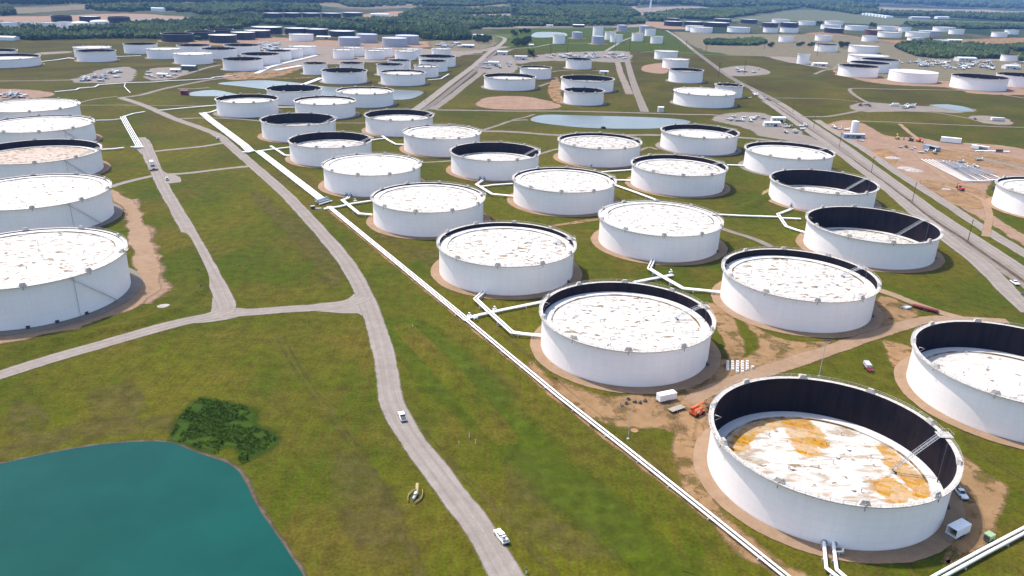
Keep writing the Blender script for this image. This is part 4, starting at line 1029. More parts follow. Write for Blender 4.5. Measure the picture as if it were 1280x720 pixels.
def make_tank(key, x, y, r, H, depth, kind, label):
    d = math.hypot(x, y); near = d < 760; mid = d < 1150
    seg = 144 if d < 420 else 112 if near else 72 if mid else 48
    nm = "domed_tank" if kind == 'o' else "storage_tank"
    t = thing(nm, label, "storage tank", (x, y, 0.0), 0, "oil storage tanks of the terminal")
    sm = {"w": "white_shell", "o": "white_shell", "c": "white_shell", "stain": "white_shell", "g": "grey_shell", "k": "dark_shell", "r": "red_shell"}[kind]
    zr = H - depth
    closed = kind in ('o', 'c') or (depth <= 1.0 and d > 1150 and kind == 'g')
    link_mesh("shell", lathe("shell", [[(r, 0), (r, H)]], seg, [MAT[sm]], [0]), t)
    ti = .22
    if not closed:
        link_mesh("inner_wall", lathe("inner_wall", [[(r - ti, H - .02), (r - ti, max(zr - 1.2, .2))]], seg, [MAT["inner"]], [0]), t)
    gw = 1.3 if d < 1150 else 1.0
    rim = MAT["rim"] if kind in ("w", "stain") else MAT[sm] if kind != "k" else MAT["rim"]
    if not closed:
        gird = link_mesh("wind_girder", lathe("wind_girder", [[(r - ti, H), (r + gw, H)], [(r + gw, H), (r + gw, H - .28)], [(r + gw, H - .28), (r + .01, H - .28)]], seg, [rim], [0, 0, 0], False), t)
    if kind == 'o':
        prof = [[((r + .15) * math.cos(a), H + 4.2 * math.sin(a)) for a in [R(90) * i / 10 for i in range(10)]] + [(0.02, H + 4.2)]]
        link_mesh("dome_roof", lathe("dome_roof", prof, seg, [MAT["roof"]], [0]), t).color = (.1, 0, 0, 1)
    elif closed:
        prof = [[(r + .2, H), (r * .5, H + .7), (.02, H + 1.3)], [(r + .2, H - .25), (r + .2, H)]]
        link_mesh("cone_roof", lathe("cone_roof", prof, seg, [MAT["roof"] if kind != 'g' else MAT["grey_shell"]], [0, 0]), t).color = (.1, 0, 0, 1)
    else:
        pw = 3.6 if r > 25 else 2.6
        deck_m = MAT["roof_stained"] if kind == "stain" else MAT["roof_tan"] if key == 'l3' else MAT["roof"] if kind != 'k' else MAT["pontoon"]
        pont = lathe("pontoon", [[(r - ti - .03, zr - .6), (r - ti - .05, zr - .04)], [(r - ti - .05, zr - .04), (r - pw, zr + .06)], [(r - pw, zr + .06), (r - pw - .45, zr + .05)], [(r - pw - .45, zr + .05), (r - pw - .45, zr - .45)]], seg, [MAT["pontoon"], MAT["ring"]], [0, 0, 1, 1], False)
        po = link_mesh("pontoon", pont, t)
        if kind == "stain":
            V = []; A = []; F = []; nr, na = 40, 144
            S = [(np.array(unp(*p, zr)) - (x, y), np.array(unp(*q, zr)) - (x, y), w, s) for p, q, w, s in STAIN_SEGS]
            for i in range(nr + 1):
                rr = (r - pw) * (1 - i / nr) + .01
                for j in range(na):
                    P = np.array((rr * math.cos(2 * math.pi * j / na), rr * math.sin(2 * math.pi * j / na))); v = 0
                    for p, q, w, s in S:
                        tt = np.clip(np.dot(P - p, q - p) / np.dot(q - p, q - p), 0, 1); dd = np.linalg.norm(P - p - (q - p) * tt)
                        v = max(v, s * min(1, max(0, 1.35 - dd / (w * 1.3))))
                    V.append((P[0], P[1], zr - .4)); A.append(v)
            for i in range(nr):
                for j in range(na): F.append((i * na + j, i * na + (j + 1) % na, (i + 1) * na + (j + 1) % na, (i + 1) * na + j))
            deck = link_mesh("floating_roof", fast_mesh("floating_roof", V, F, [deck_m], attrs={"stain": A}), t)
        else:
            deck = link_mesh("floating_roof", lathe("floating_roof", [[(r - pw, zr - .4), (r * .5, zr - .4), (.02, zr - .4)]], seg, [deck_m], [0], False), t)
        deck.color = (RUST.get(key, .35), 0, 0, 1)
        if mid:
            rr_ = random.Random(int(x * 7 + y))
            nv = 12 if d < 480 else 8
            for i in range(nv):
                a = i * 2.39996 + rr_.random(); q = (r - pw - 1.5) * math.sqrt((i + .5) / nv)
                v = link_mesh("roof_leg", cached("leg", vent_mesh), t); v.location = (q * math.cos(a), q * math.sin(a), zr - .4)
            for i in range(4):
                a = rr_.random() * 6.28; q = r * (.2 + .5 * rr_.random())
                v = link_mesh("roof_hatch", cached("hatch", hatch_mesh), t); v.location = (q * math.cos(a), q * math.sin(a), zr - .4)
    if mid and kind != 'c':
        nf = 10; off = R(12)
        for i in range(nf):
            a = off + 2 * math.pi * i / nf
            f = link_mesh("foam_chamber", cached("foam", foam_mesh), t); f.location = (r * math.cos(a), r * math.sin(a), H); f.rotation_euler = (0, 0, a); f.scale = (1.2, 1.6, 1.2)
    elif d < 1500 and kind == 'w':
        for i in range(8):
            a = 2 * math.pi * i / 8 + .2
            f = link_mesh("foam_chamber", cached("foam", foam_mesh), t); f.location = (r * math.cos(a), r * math.sin(a), H); f.rotation_euler = (0, 0, a)
    if near:
        railing(r + gw - .08, H, 72, 0, 2 * math.pi).build("rim_railing", [MAT["rim"]], t)
        # gauge platform and rolling ladder down to the roof
        ga = {'front_stained': None}.get(key, R(14))
        if key == 'front_stained': p = unp(1190, 545, H); ga = math.atan2(p[1] - y, p[0] - x)
        ca, sa = math.cos(ga), math.sin(ga)
        b = MB(); b.box(((r + .2) * ca, (r + .2) * sa, H + .35), (4.0, 3.2, .16), ga)
        for u_, w_ in ((-1.9, -1.5), (1.9, -1.5), (1.9, 1.5), (-1.9, 1.5), (0, 1.5), (0, -1.5), (1.9, 0)):
            px_, py_ = (r + .2) * ca + u_ * ca - w_ * sa, (r + .2) * sa + u_ * sa + w_ * ca
            b.tube([(px_, py_, H + .35), (px_, py_, H + 1.5)], .05, 4)
        cs = [((r + .2) * ca + u_ * ca - w_ * sa, (r + .2) * sa + u_ * sa + w_ * ca) for u_, w_ in ((-1.9, -1.5), (1.9, -1.5), (1.9, 1.5), (-1.9, 1.5))]
        b.tube([(*c, H + 1.5) for c in cs + cs[:1]], .05, 4)
        b.build("gauge_platform", [MAT["rim"]], t)
        if depth > 1.4:
            if key == 'front_stained': q = unp(1114, 589, zr); end = (q[0] - x, q[1] - y)
            else:
                L = min(r * .75, 6 + depth * 1.45); end = ((r - L) * ca, (r - L) * sa)
            st = ((r - .6) * ca, (r - .6) * sa)
            b = MB(); dv = Vector((end[0] - st[0], end[1] - st[1], 0)).normalized(); sd = Vector((-dv.y, dv.x, 0)) * .55
            A = Vector((*st, H + .5)); B = Vector((*end, zr + .2))
            for s_ in (-1, 1):
                b.tube([A + sd * s_, B + sd * s_], .11, 5); b.tube([A + sd * s_ + Vector((0, 0, 1)), B + sd * s_ + Vector((0, 0, 1))], .07, 5)
                nn = int((B - A).length / 1.6)
                for i in range(nn + 1):
                    p = A.lerp(B, i / nn) + sd * s_; b.tube([p, p + Vector((0, 0, 1))], .05, 4)
            nn = int((B - A).length / .8)
            for i in range(nn + 1):
                p = A.lerp(B, i / nn); b.tube([p - sd, p + sd], .06, 4)
            b.build("rolling_ladder", [MAT["steel"]], t)
            for s_ in (-1, 1): MB().tube([B + sd * 1.3 * s_ - dv * 1, B + sd * 1.3 * s_ - dv * 1 + Vector((0, 0, -.5))], .35, 6).build("ladder_wheel", [MAT["dark"]], t)
            pa = ga - .16
            b = MB(); b.tube([((r - 1.0) * math.cos(pa), (r - 1.0) * math.sin(pa), zr - .3), ((r - 1.0) * math.cos(pa), (r - 1.0) * math.sin(pa), H + .6)], .18, 8); b.build("guide_pole", [MAT["dark"]], t)
            pa = R(168)
            b = MB(); b.tube([((r - .5) * math.cos(pa), (r - .5) * math.sin(pa), H - 2.5), ((r - .5) * math.cos(pa), (r - .5) * math.sin(pa), H + .9), ((r - 2.4) * math.cos(pa), (r - 2.4) * math.sin(pa), H + .4), ((r - .5) * math.cos(pa), (r - .5) * math.sin(pa), H - 1.2)], .09, 5)
            b.build("seal_hoist_bracket", [MAT["rim"]], t)
        # stair wound round the shell
        sa0 = R(-37) if key[0] == 'l' else R(20); span = H / (r + .9) / math.tan(R(40))
        b = MB(); n = 44
        for side in (.25, 1.05):
            b.tube([((r + side) * math.cos(sa0 + span * i / n), (r + side) * math.sin(sa0 + span * i / n), H - H * i / n) for i in range(n + 1)], .09, 4)
        b.tube([((r + 1.05) * math.cos(sa0 + span * i / n), (r + 1.05) * math.sin(sa0 + span * i / n), H + 1.0 - H * i / n) for i in range(n + 1)], .05, 4)
        for i in range(n + 1):
            a = sa0 + span * i / n; b.box(((r + .65) * math.cos(a), (r + .65) * math.sin(a), H - H * i / n), (.8, .35, .06), a)
        b.build("stair", [MAT["offwhite"]], t)
        for a in ((R(-30), R(-47), R(-62)) if key[0] == 'l' else (R(-25), R(75))):
            mw = link_mesh("manway", cached("manway", manway_mesh), t); mw.location = ((r - .1) * math.cos(a), (r - .1) * math.sin(a), .05); mw.rotation_euler = (0, 0, a)
        a = R(-34) if key[0] == 'l' else R(-5)
        b = MB(); b.tube([((r + .35) * math.cos(a), (r + .35) * math.sin(a), .2), ((r + .35) * math.cos(a), (r + .35) * math.sin(a), H - .3)], .1, 6); b.build("foam_riser", [MAT["steel"]], t)
    return t

for key, x, y, r, H, dep, kind in TANKS:
    if key in DEEP_FAR: dep = DEEP_FAR[key]
    elif dep == 1.0 and math.hypot(x, y) > 1150: dep = .5
    make_tank(key, x, y, r, H, dep, kind, LABELS[key])
    d = math.hypot(x, y)
    if d < 1450 and kind in ('w', 'stain', 'c'):
        gr = key in ('t876', 't985', 'q4', 'q3', 'l1', 'l2', 'p2', 'p1', 'p3') or key[0] in 'mn'
        w = 4.6 if d < 760 else 4.5
        blob("tank_pad", None, "greypad" if gr else "pad", 0.16, .7, .35, world_pts=ring_world(x + .3, y - .2, r + w), jf=.15)
    elif kind == 'k' or kind == 'g':
        blob("tank_pad", None, "red", 0.10, 4, 2, world_pts=ring_world(x, y, r + 9))

# ------------------------------------------------------------------ pipes
def W3(p, z): x, y = unp(p[0], p[1], z); return (x, y, z)
def hd(p, q):
    a, b = unp(*p), unp(*q); return math.atan2(b[1] - a[1], b[0] - a[0])
def off_line(pts, o):
    P = [Vector((p[0], p[1], 0)) for p in pts]; out = []
    for i, p in enumerate(P):
        a = (P[i] - P[i - 1]).normalized() if i else (P[1] - P[0]).normalized()
        b = (P[i + 1] - P[i]).normalized() if i < len(P) - 1 else a
        m = (a + b).normalized(); nrm = Vector((-m.y, m.x, 0)); k = 1 / max(.45, m.dot(a))
        q = p + nrm * o * k; out.append((q.x, q.y, pts[i][2]))
    return out
def pipe_run(label, px, count, dia, gap, z=1.0, group="white pipe runs between the tanks", zs=None, sleepers=True, name="pipe_run", mat="pipe", expansion=False):
    """parallel pipes on low sleepers along a line of the photograph"""
    pts = [W3(p, zs[i] if zs else z) for i, p in enumerate(px)]
    o = thing(name, label, "pipes", (pts[0][0], pts[0][1], 0), 0, group); ox, oy = pts[0][:2]
    tot = count * dia + (count - 1) * gap
    d = math.hypot(ox, oy); n = 10 if d < 500 else 6
    for i in range(count):
        q = off_line(pts, -tot / 2 + dia / 2 + i * (dia + gap))
        MB().tube([(a - ox, b - oy, c) for a, b, c in q], dia / 2, n, 0).build("pipe", [MAT[mat]], o)
    if sleepers:
        b = MB(); 
        for a, c in zip(pts[:-1], pts[1:]):
            A, C = Vector(a), Vector(c); L = (C - A).length; m = max(1, int(L / (12 if d < 500 else 18)))
            an = math.atan2(C.y - A.y, C.x - A.x)
            for i in range(m):
                p = A.lerp(C, (i + .5) / m); hz = max(.1, p.z - dia / 2)
                b.box((p.x - ox, p.y - oy, hz / 2), (.35, tot + .5, hz), an)
        b.build("sleeper", [MAT["concrete"]], o)
    return o
def flat_label_strip(): pass

pipe_run("two long white pipes running down the grass past the stained tank", [(583, 399), (640, 446.5), (700, 496), (782, 560), (860, 622), (920, 670), (985, 722), (1060, 782)], 2, .64, .72)
pipe_run("three long white pipes from the manifold to the crossed pipes", [(411, 258), (450, 290), (500, 331), (545, 368), (584, 400)], 3, .52, .62)
pipe_run("wide rack of five white pipes ending at the blue-grey manifold", [(323, 188.5), (350, 209), (380, 232), (406, 252)], 5, .66, .52)
pipe_run("widest rack of white pipes starting beside the dirt road", [(253, 141), (262, 149), (285, 166), (306, 182), (313, 189)], 6, .62, .62)
pipe_run("short white pipe bend joining the widest rack to its tank", [(254, 141), (262, 140.5), (272, 137)], 2, .8, .35)
pipe_run("white pipe header across the lower end of the widest rack", [(303, 190), (311, 190), (318, 188)], 2, .9, .5)
pipe_run("four white pipes ending at the small gravel yard", [(153.5, 146), (160, 158), (168, 172), (174.5, 183.5)], 4, .7, .7)
pipe_run("white pipe pair leading off the four-pipe rack to the dirt road", [(153.5, 146), (166, 142), (181, 139.5)], 2, .7, .3)
pipe_run("single white pipe from the line of brimful tanks to the four-pipe rack", [(120, 150.5), (138, 150), (153, 148.5)], 1, .9, .1)
pipe_run("short white pipe stub beside the tank with the orange-tinted roof", [(124, 187), (140, 186.2), (155, 184.5)], 2, .8, .2)
pipe_run("straight white pipe across the grass to the head of the widest rack", [(199, 138), (235, 134.5), (271, 131.5)], 2, .8, .25)
pipe_run("zigzag white pipe line across the far grass", [(68.5, 114.6), (95, 112.2), (98.8, 110.2), (118.5, 108.8), (123, 106), (160, 103.4), (192, 102.6), (210, 101), (235, 100), (263, 98.2), (267.5, 96.6), (291, 94.3)], 2, .8, .4, sleepers=False)
pipe_run("thin white pipe loop dropping from the zigzag line", [(156.5, 104.4), (155.5, 108), (159, 112), (163, 116)], 1, .9, .2, sleepers=False)
pipe_run("white pipe from the edge tank to the overlapping pair", [(51, 77), (70, 75), (86, 72.4), (93, 73.2)], 2, .9, .6, sleepers=False)
pipe_run("white pipe stub between the overlapping pair and the next row", [(145, 70.5), (153, 70.5), (176, 69.5)], 2, .8, .6, sleepers=False)
pipe_run("pipe corridor of white lines along the dark-hollow row", [(320, 92), (336, 84), (358, 78), (376, 74), (396, 69)], 5, .9, .8, sleepers=False)
pipe_run("second bundle of white lines beside the pipe corridor", [(344, 88), (362, 84.5), (377, 82)], 5, 1.0, .8, sleepers=False)
pipe_run("wide white pipe bundle crossing the bank of the long pond", [(374, 107.5), (388, 102.5), (401, 97.5)], 6, .9, .3)
pipe_run("pipe pair running uphill into the side of the low brown-flecked tank", [(584.5, 397.5), (600, 393.5), (630, 387), (682, 376.5)], 2, .75, .45)
pipe_run("pipe pair crossing over another pair below the speckled tank", [(605.5, 362), (603, 366), (594.5, 373.5), (610.6, 388.5), (640, 415.3), (655, 417.5), (676.5, 419.5)], 2, .78, .62, zs=[1.3, 1.2, 1.9, 2.1, 1.9, 1.3, 1.3])
pipe_run("twin bent pipes from the brimful tank to the tank by the maroon trailer", [(817, 321.5), (816, 326), (811.5, 335.5), (826, 344.5), (854, 360.5), (880, 363), (903, 365.5)], 2, .78, .62, zs=[1.3, 1.2, 1.9, 2.1, 1.9, 1.3, 1.3])
pipe_run("white pipe pair passing under the twin bent pipes", [(792, 353), (812, 349), (826, 346.5), (841, 343.5)], 2, .75, .5)
pipe_run("bent pipe pair below the brimful tank by the manifold", [(436, 246), (434, 248), (428, 250), (449, 267), (465, 268.2)], 2, .78, .62, zs=[1.3, 1.2, 1.9, 1.9, 1.3])
pipe_run("white pipe pair from the manifold to the brimful tank beside it", [(405, 261), (425, 258), (440, 254.5), (467, 250.5)], 2, .8, .3)
pipe_run("bent pipe pair beside the half-sunken navy tank", [(603, 225), (601, 227), (595.5, 230.5), (615, 242.5), (642, 245)], 2, .74, .6, zs=[1.3, 1.2, 1.9, 1.9, 1.3])
pipe_run("white pipe from the half-sunken navy tank toward the rust-flecked roof", [(599, 233.5), (618, 231), (641, 229.5)], 2, .8, .2)
pipe_run("short white pipe between the rust-flecked roof tank and its neighbour", [(770, 225), (780, 225.2), (790, 225.6)], 2, .8, .2)
pipe_run("straight white pipe slanting behind the brimful bent-pipe tank", [(768, 231), (795, 240.5), (823, 251)], 2, .85, .2)
pipe_run("long white pipe across the grass toward the bent manifold pipes", [(897, 268), (925, 269.5), (972, 271)], 2, .75, .2)
pipe_run("bent pipe pair joining the sunken roof tank by the highway", [(990, 260.5), (985, 263), (972.5, 267.5), (976, 273), (983, 283), (996, 287.5), (1009, 291)], 2, .74, .6)
pipe_run("short white pipe stub inside the bend by the highway tanks", [(977, 272.5), (990, 273), (1001, 273.5)], 2, .75, .2)
pipe_run("white pipe between the two speckled middle tanks", [(752, 215), (770, 213.6), (791, 212)], 2, .8, .2)
pipe_run("white pipe toward the shallow pale roof tank", [(909, 206), (920, 206.5), (932, 207)], 2, .8, .2)
pipe_run("white pipe between the two navy hollow middle tanks", [(462, 175.5), (472, 174), (481, 173)], 2, .8, .2)
pipe_run("bent pipe pair in front of the dark crescent tank", [(478, 170), (486, 175.5), (495, 180.3), (505, 180.5)], 2, .8, .3)
pipe_run("bent pipe pair below the navy sunken tank at the rack bend", [(338.5, 182.5), (348, 188.5), (356, 194), (362, 194.2)], 2, .8, .3)
pipe_run("white pipe from the rack bend to the dark crescent tank", [(322, 189), (340, 186.5), (362, 184)], 2, .8, .3)
pipe_run("white pipe run between the clean roof pond tanks", [(347, 134), (357, 134), (368, 134)], 2, .75, .5)
pipe_run("white pipe stub by the pink-roofed pond tank", [(535, 100), (551, 98.5), (561, 92.5)], 2, .8, .3)
pipe_run("two nozzle pipes bending away under the stained tank", [(1030, 677), (1030.5, 684), (1033, 710), (1048, 722), (1072, 742)], 1, .95, .2, zs=[1.3, 1.3, 1.3, 1.2, 1.2])
pipe_run("thick nozzle pipe beside the thin branch under the stained tank", [(1042, 678.5), (1042.5, 686), (1046, 712), (1060, 724), (1082, 744)], 1, .95, .2, zs=[1.3, 1.3, 1.3, 1.2, 1.2])
pipe_run("thin branch pipe with an elbow under the stained tank", [(1043.5, 689.5), (1053, 689.5), (1054, 686)], 1, .45, .2, z=1.2)
pipe_run("pair of thick white pipes beside the green generator", [(1130, 746), (1176, 719), (1228, 690.5), (1282, 662), (1340, 632)], 2, .85, .5)

# nozzles with valves where the pipes meet the tanks
def valve(px, rz, label, s=1.0, mat="bluegrey"):
    x, y = unp(*px); t = thing("valve_set", label, "valve", (x, y, 0), rz, "valves on the tank pipes")
    MB().tube([(-1.1 * s, 0, 1.3), (1.1 * s, 0, 1.3)], .5 * s, 10).build("valve_body", [MAT[mat]], t)
    b = MB(); b.cyl((0, 0, 1.3), .14 * s, 1.6 * s, 8); b.build("stem", [MAT[mat]], t)
    b = MB(); b.cyl((0, 0, 1.3 + 1.6 * s), .55 * s, .1, 12); b.build("hand_wheel", [MAT[mat]], t)
    b = MB()
    for q in (-.9, .9): b.tube([((q - .1) * s, 0, 1.3), ((q + .1) * s, 0, 1.3)], .72 * s, 12)
    b.build("flange", [MAT[mat]], t)
a1 = hd((603, 366), (596, 372))
for p, l in [((602.5, 364), "outer blue-grey valve at the foot of the speckled tank"), ((607, 364.5), "inner blue-grey valve at the foot of the speckled tank"),
             ((814, 324), "first blue-grey valve at the foot of the brimful bent-pipe tank"), ((820, 324.5), "second blue-grey valve at the foot of the brimful bent-pipe tank"),
             ((433, 246), "first grey valve under the tank by the manifold"), ((438.5, 246.8), "second grey valve under the tank by the manifold"),
             ((600, 225.5), "first grey valve under the half-sunken navy tank"), ((605, 226), "second grey valve under the half-sunken navy tank"),
             ((1029.8, 680), "blue-grey valve on the single nozzle pipe of the stained tank"), ((1042, 681.5), "blue-grey valve above the thin branch pipe of the stained tank"),
             ((988.5, 259), "white valve pair beside the hollow highway tank"), ((870.5, 193.5), "grey valve below the tank by the pond end"), ((739.5, 208.5), "grey valve below the pinkish rusty tank")]:
    valve(p, a1, l)
for p, l in [((586.5, 398), "valve where the branch pair leaves the long pipes"), ((594.5, 401), "small white valve beside the crossing pipes"), ((618, 390), "valve hump on the crossed pipe pair"), ((838, 343), "white end flange of the pipe pair under the twin pipes"), ((444, 253.5), "white valve on the branch pair by the manifold")]:
    valve(p, hd((584, 397), (682, 376)), l, .8, "pipe")
# manifold
x, y = unp(403, 254)
t = thing("valve_manifold", "blue-grey valve manifold between the two pipe racks", "manifold", (x, y, 0), hd((395, 258), (415, 252)))
b = MB(); b.box((0, 0, 1.9), (9.5, 4.2, .2)); 
for u_ in (-4.4, 0, 4.4):
    for w_ in (-1.9, 1.9): b.box((u_, w_, .9), (.25, .25, 1.8))
b.build("platform", [MAT["bluegrey"]], t)
b = MB()
for i in range(7): b.cyl((-4 + i * 1.33, 0, 2.0), .35, 1.0, 8); b.cyl((-4 + i * 1.33, 0, 3.0), .6, .12, 10)
b.build("valve_row", [MAT["bluegrey"]], t)
MB().tube([(-5.5, -2.8, .9), (5.5, -2.8, .9)], .45, 8).build("header_pipe", [MAT["pipe"]], t)
b = MB()
for u_ in (-4.6, 4.6): b.tube([(u_, -2.1, 2), (u_, -2.1, 3.1), (u_, 2.1, 3.1), (u_, 2.1, 2)], .06, 4)
for w_ in (-2.1, 2.1): b.tube([(-4.6, w_, 3.1), (4.6, w_, 3.1)], .06, 4)
b.build("handrail", [MAT["steel"]], t)
x, y = unp(391, 261)
t = thing("control_cabinet", "dark control cabinet between the dirt road and the manifold", "cabinet", (x, y, 0), .4)
MB().box((0, 0, .9), (2.2, 1.5, 1.8)).build("housing", [MAT["dark"]], t); MB().box((0, 0, 1.86), (2.5, 1.8, .1)).build("cover", [MAT["steel"]], t)
MB().tube([(1.4, -.8, .4), (3.5, -1.6, .4), (5, -1.4, .4)], .3, 8).build("outlet_pipe", [MAT["pipe"]], t)
x, y = unp(172, 185.5)
t = thing("pipe_header_stand", "white header stand closing the four-pipe rack at the gravel yard", "pipe stand", (x, y, 0), hd((166, 184), (178, 184)))
MB().tube([(-5, 0, 1.2), (5, 0, 1.2)], .5, 8).build("header", [MAT["pipe"]], t); MB().box((0, -2.2, .5), (5, 1.6, 1.0)).build("pump_block", [MAT["bluegrey"]], t)

# ------------------------------------------------------------------ vehicles and yard objects
def wheels(t, xs, yw, r=.4, w=.28):
    for x_ in xs:
        for s_ in (-1, 1):
            q = link_mesh("wheel", cached(("wheel", r, w), lambda: MB().tube([(0, -w / 2, 0), (0, w / 2, 0)], r, 14).mesh("wheel", [MAT["black"]])), t); q.location = (x_, s_ * yw, r)
            h = link_mesh("rim", cached(("rim", r), lambda: MB().tube([(0, -w / 2 - .01, 0), (0, w / 2 + .01, 0)], r * .5, 10).mesh("rim", [MAT["steel"]])), q)
def pickup(px, rz, label, paint="white", load=None, base=.14):
    x, y = unp(*px); t = thing("pickup_truck", label, "pickup truck", (x, y, base), rz, "pickup trucks on the site")
    b = MB(); b.prism([(-2.85, .45), (-2.85, 1.05), (-.75, 1.1), (-.75, 1.1), (1.05, 1.12), (2.6, 1.02), (2.85, .85), (2.85, .42)], 1.9); b.build("body", [MAT[paint]], t)
    b = MB(); b.prism([(-.85, 1.1), (-.62, 1.72), (.45, 1.74), (1.15, 1.12)], 1.62); b.build("window_glass", [MAT["glass"]], t)
    b = MB(); b.box((-.08, 0, 1.75), (1.15, 1.5, .07)); 
    for s_ in (-1, 1): b.tube([(1.12, s_ * .78, 1.12), (.5, s_ * .76, 1.73)], .05, 4); b.box((-.1, s_ * .8, 1.4), (.12, .06, .6))
    b.build("roof", [MAT[paint]], t)
    MB().box((-1.82, 0, 1.10), (1.9, 1.55, .06)).build("bed", [MAT["dark"]], t)
    b = MB(); b.box((2.88, 0, .5), (.14, 1.85, .26)); b.box((-2.9, 0, .5), (.14, 1.85, .2)); b.build("bumper", [MAT["dark"]], t)
    for s_ in (-1, 1): MB().box((2.80, s_ * .72, .84), (.14, .3, .16)).build("headlight", [MAT["offwhite"]], t)
    wheels(t, (-1.85, 1.85), .86, .4)
    if load == "tools":
        b = MB(); b.box((-1.1, 0, 1.35), (.5, 1.6, .45)); b.box((-1.9, .55, 1.3), (1.2, .4, .4)); b.box((-2.3, -.4, 1.3), (.8, .7, .5)); b.build("tool_box", [MAT["offwhite"]], t)
        b = MB(); b.tube([(-2.7, -.75, 1.1), (-2.7, -.75, 2.0), (-.8, -.75, 2.0)], .05, 4); b.tube([(-2.7, .75, 1.1), (-2.7, .75, 2.0), (-.8, .75, 2.0)], .05, 4); b.tube([(-2.7, -.75, 2.0), (-2.7, .75, 2.0)], .05, 4); b.build("ladder_rack", [MAT["dark"]], t)
    if load == "cover": MB().box((-1.82, 0, 1.16), (1.95, 1.7, .12)).build("bed_cover", [MAT["dark"]], t)
    return t
pickup((503, 523), hd((507, 533), (499, 513)), "white pickup truck with dark bed cover driving on the dirt road", load="cover")
pickup((626.5, 673.5), hd((636, 687), (616, 660)), "white work pickup loaded with tool boxes at the road edge", load="tools")
pickup((1200, 619), hd((1193, 611), (1206, 627)), "white pickup parked in the shade of the stained tank", base=.18)
pickup((1268, 355), hd((1262, 351), (1274, 359)), "white pickup parked on the gravel beside the highway corridor")
pickup((1281, 371), hd((1274, 366), (1286, 376)), "dark pickup cut by the picture edge on the gravel lot", paint="darkgreen")
pickup((272.5, 174), hd((276, 179), (268, 167)), "white pickup at the bend of the dirt road near the widest rack")
pickup((209, 225), hd((210, 229), (207, 219)), "white pickup with black load beside the gravel yard", load="cover")
pickup((192.5, 213.5), hd((196, 213), (188, 214)), "dark pickup shape in place of the shadow behind the white box truck", paint="dark")  # box truck's dark shadow modelled as a dark pickup
pickup((1132.5, 184.5), hd((1130, 183), (1136, 187)), "black pickup on the red earth yard", paint="dark")
pickup((1139, 187), hd((1135, 184.5), (1143, 189)), "grey pickup beside the black one on the red earth", paint="steel")
pickup((1075, 176.5), hd((1070, 176), (1080, 177)), "white pickup parked below the leaning white silo")
pickup((1218.5, 149.5), hd((1215, 147), (1223, 151)), "dark pickup on the bare strip by the red office trailer", paint="dark")

def box_truck(px, rz, label, L=7.5, H=3.1, paint="white"):
    x, y = unp(*px); t = thing("box_truck", label, "truck", (x, y, .14), rz, "trucks on the site")
    MB().box((-.9, 0, .75 + H / 2), (L - 2.2, 2.4, H - .4)).build("cargo_box", [MAT[paint]], t)
    b = MB(); b.prism([(L / 2 - 2.0, .6), (L / 2 - 2.0, 2.5), (L / 2 - .9, 2.5), (L / 2 - .4, 1.6), (L / 2 + .3, 1.45), (L / 2 + .3, .6)], 2.1); b.build("cab", [MAT[paint]], t)
    MB().prism([(L / 2 - .82, 2.4), (L / 2 - .34, 1.62), (L / 2 - .30, 1.62), (L / 2 - .78, 2.42)], 1.8).build("windscreen", [MAT["glass"]], t)
    MB().box((0, 0, .55), (L - .6, 1.0, .25)).build("chassis", [MAT["dark"]], t)
    wheels(t, (-L / 2 + 1.4, L / 2 - .8), .95, .45); return t
box_truck((190, 207), hd((193, 214), (187, 200)), "white box truck parked on the gravel yard by the four-pipe rack")
box_truck((1118, 132.8), hd((1124, 133), (1112, 132.6)), "white tanker-like truck at the junction of the far tracks", 10)

def trailer(px, rz, label, L=6, Wd=2.3, H=2.2, paint="white", open_side=None, z=.16, wh=True, cat="trailer", name="cargo_trailer"):
    x, y = unp(*px); t = thing(name, label, cat, (x, y, z), rz, "trailers on the site"); fl = .55; T = .08
    b = MB()
    b.box((0, 0, fl + H), (L, Wd, T)); b.box((0, 0, fl), (L, Wd, T))
    for s_, k in ((-1, "sideA"), (1, "sideB")):
        if open_side == k: b.box((-L * .27, s_ * (Wd / 2 - T / 2), fl + H / 2), (L * .46, T, H - T)); continue
        b.box((0, s_ * (Wd / 2 - T / 2), fl + H / 2), (L, T, H - T))
    if open_side != "back": b.box((-L / 2 + T / 2, 0, fl + H / 2), (T, Wd - 2 * T - .01, H - T))
    b.box((L / 2 - T / 2, 0, fl + H / 2), (T, Wd - 2 * T - .01, H - T)); b.build("body", [MAT[paint]], t)
    b = MB(); b.tube([(L / 2, .6, fl), (L / 2 + 1.4, 0, fl - .05), (L / 2, -.6, fl)], .06, 4); b.tube([(L / 2 + 1.3, 0, 0), (L / 2 + 1.3, 0, fl)], .06, 4); b.build("drawbar", [MAT["dark"]], t)
    if open_side: MB().box((0, 0, fl + .35), (L * .7, Wd * .5, .5)).build("load", [MAT["wood"]], t)
    if open_side == "back": b = MB(); b.prism([(-L / 2 - 1.9, .02), (-L / 2 - 1.9, .1), (-L / 2, fl + .05), (-L / 2, fl - .05)], Wd * .92); b.build("ramp_door", [MAT["wood"]], t)
    if wh: wheels(t, (-L * .12, L * .06), Wd / 2 - .02 + .14, .36)
    return t
trailer((1196, 668), hd((1187, 671), (1207, 661)), "white cargo trailer with open rear ramp in the shade of the stained tank", 6.2, 2.9, 2.5, open_side="back")
trailer((832.5, 500.5), hd((845, 498), (821, 503)), "white cargo trailer with a side door open near the orange lift", 6.8, 2.6, 2.3, open_side="sideA")
trailer((1246.5, 151.2), hd((1240, 151), (1254, 151.4)), "beige and red office trailer on the bare strip", 14, 4, 3, paint="offwhite", name="office_trailer")
trailer((1188, 178.5), hd((1178, 177.5), (1198, 179.5)), "large white office trailer at the edge of the red earth yard", 17, 5, 4.2, name="office_trailer")
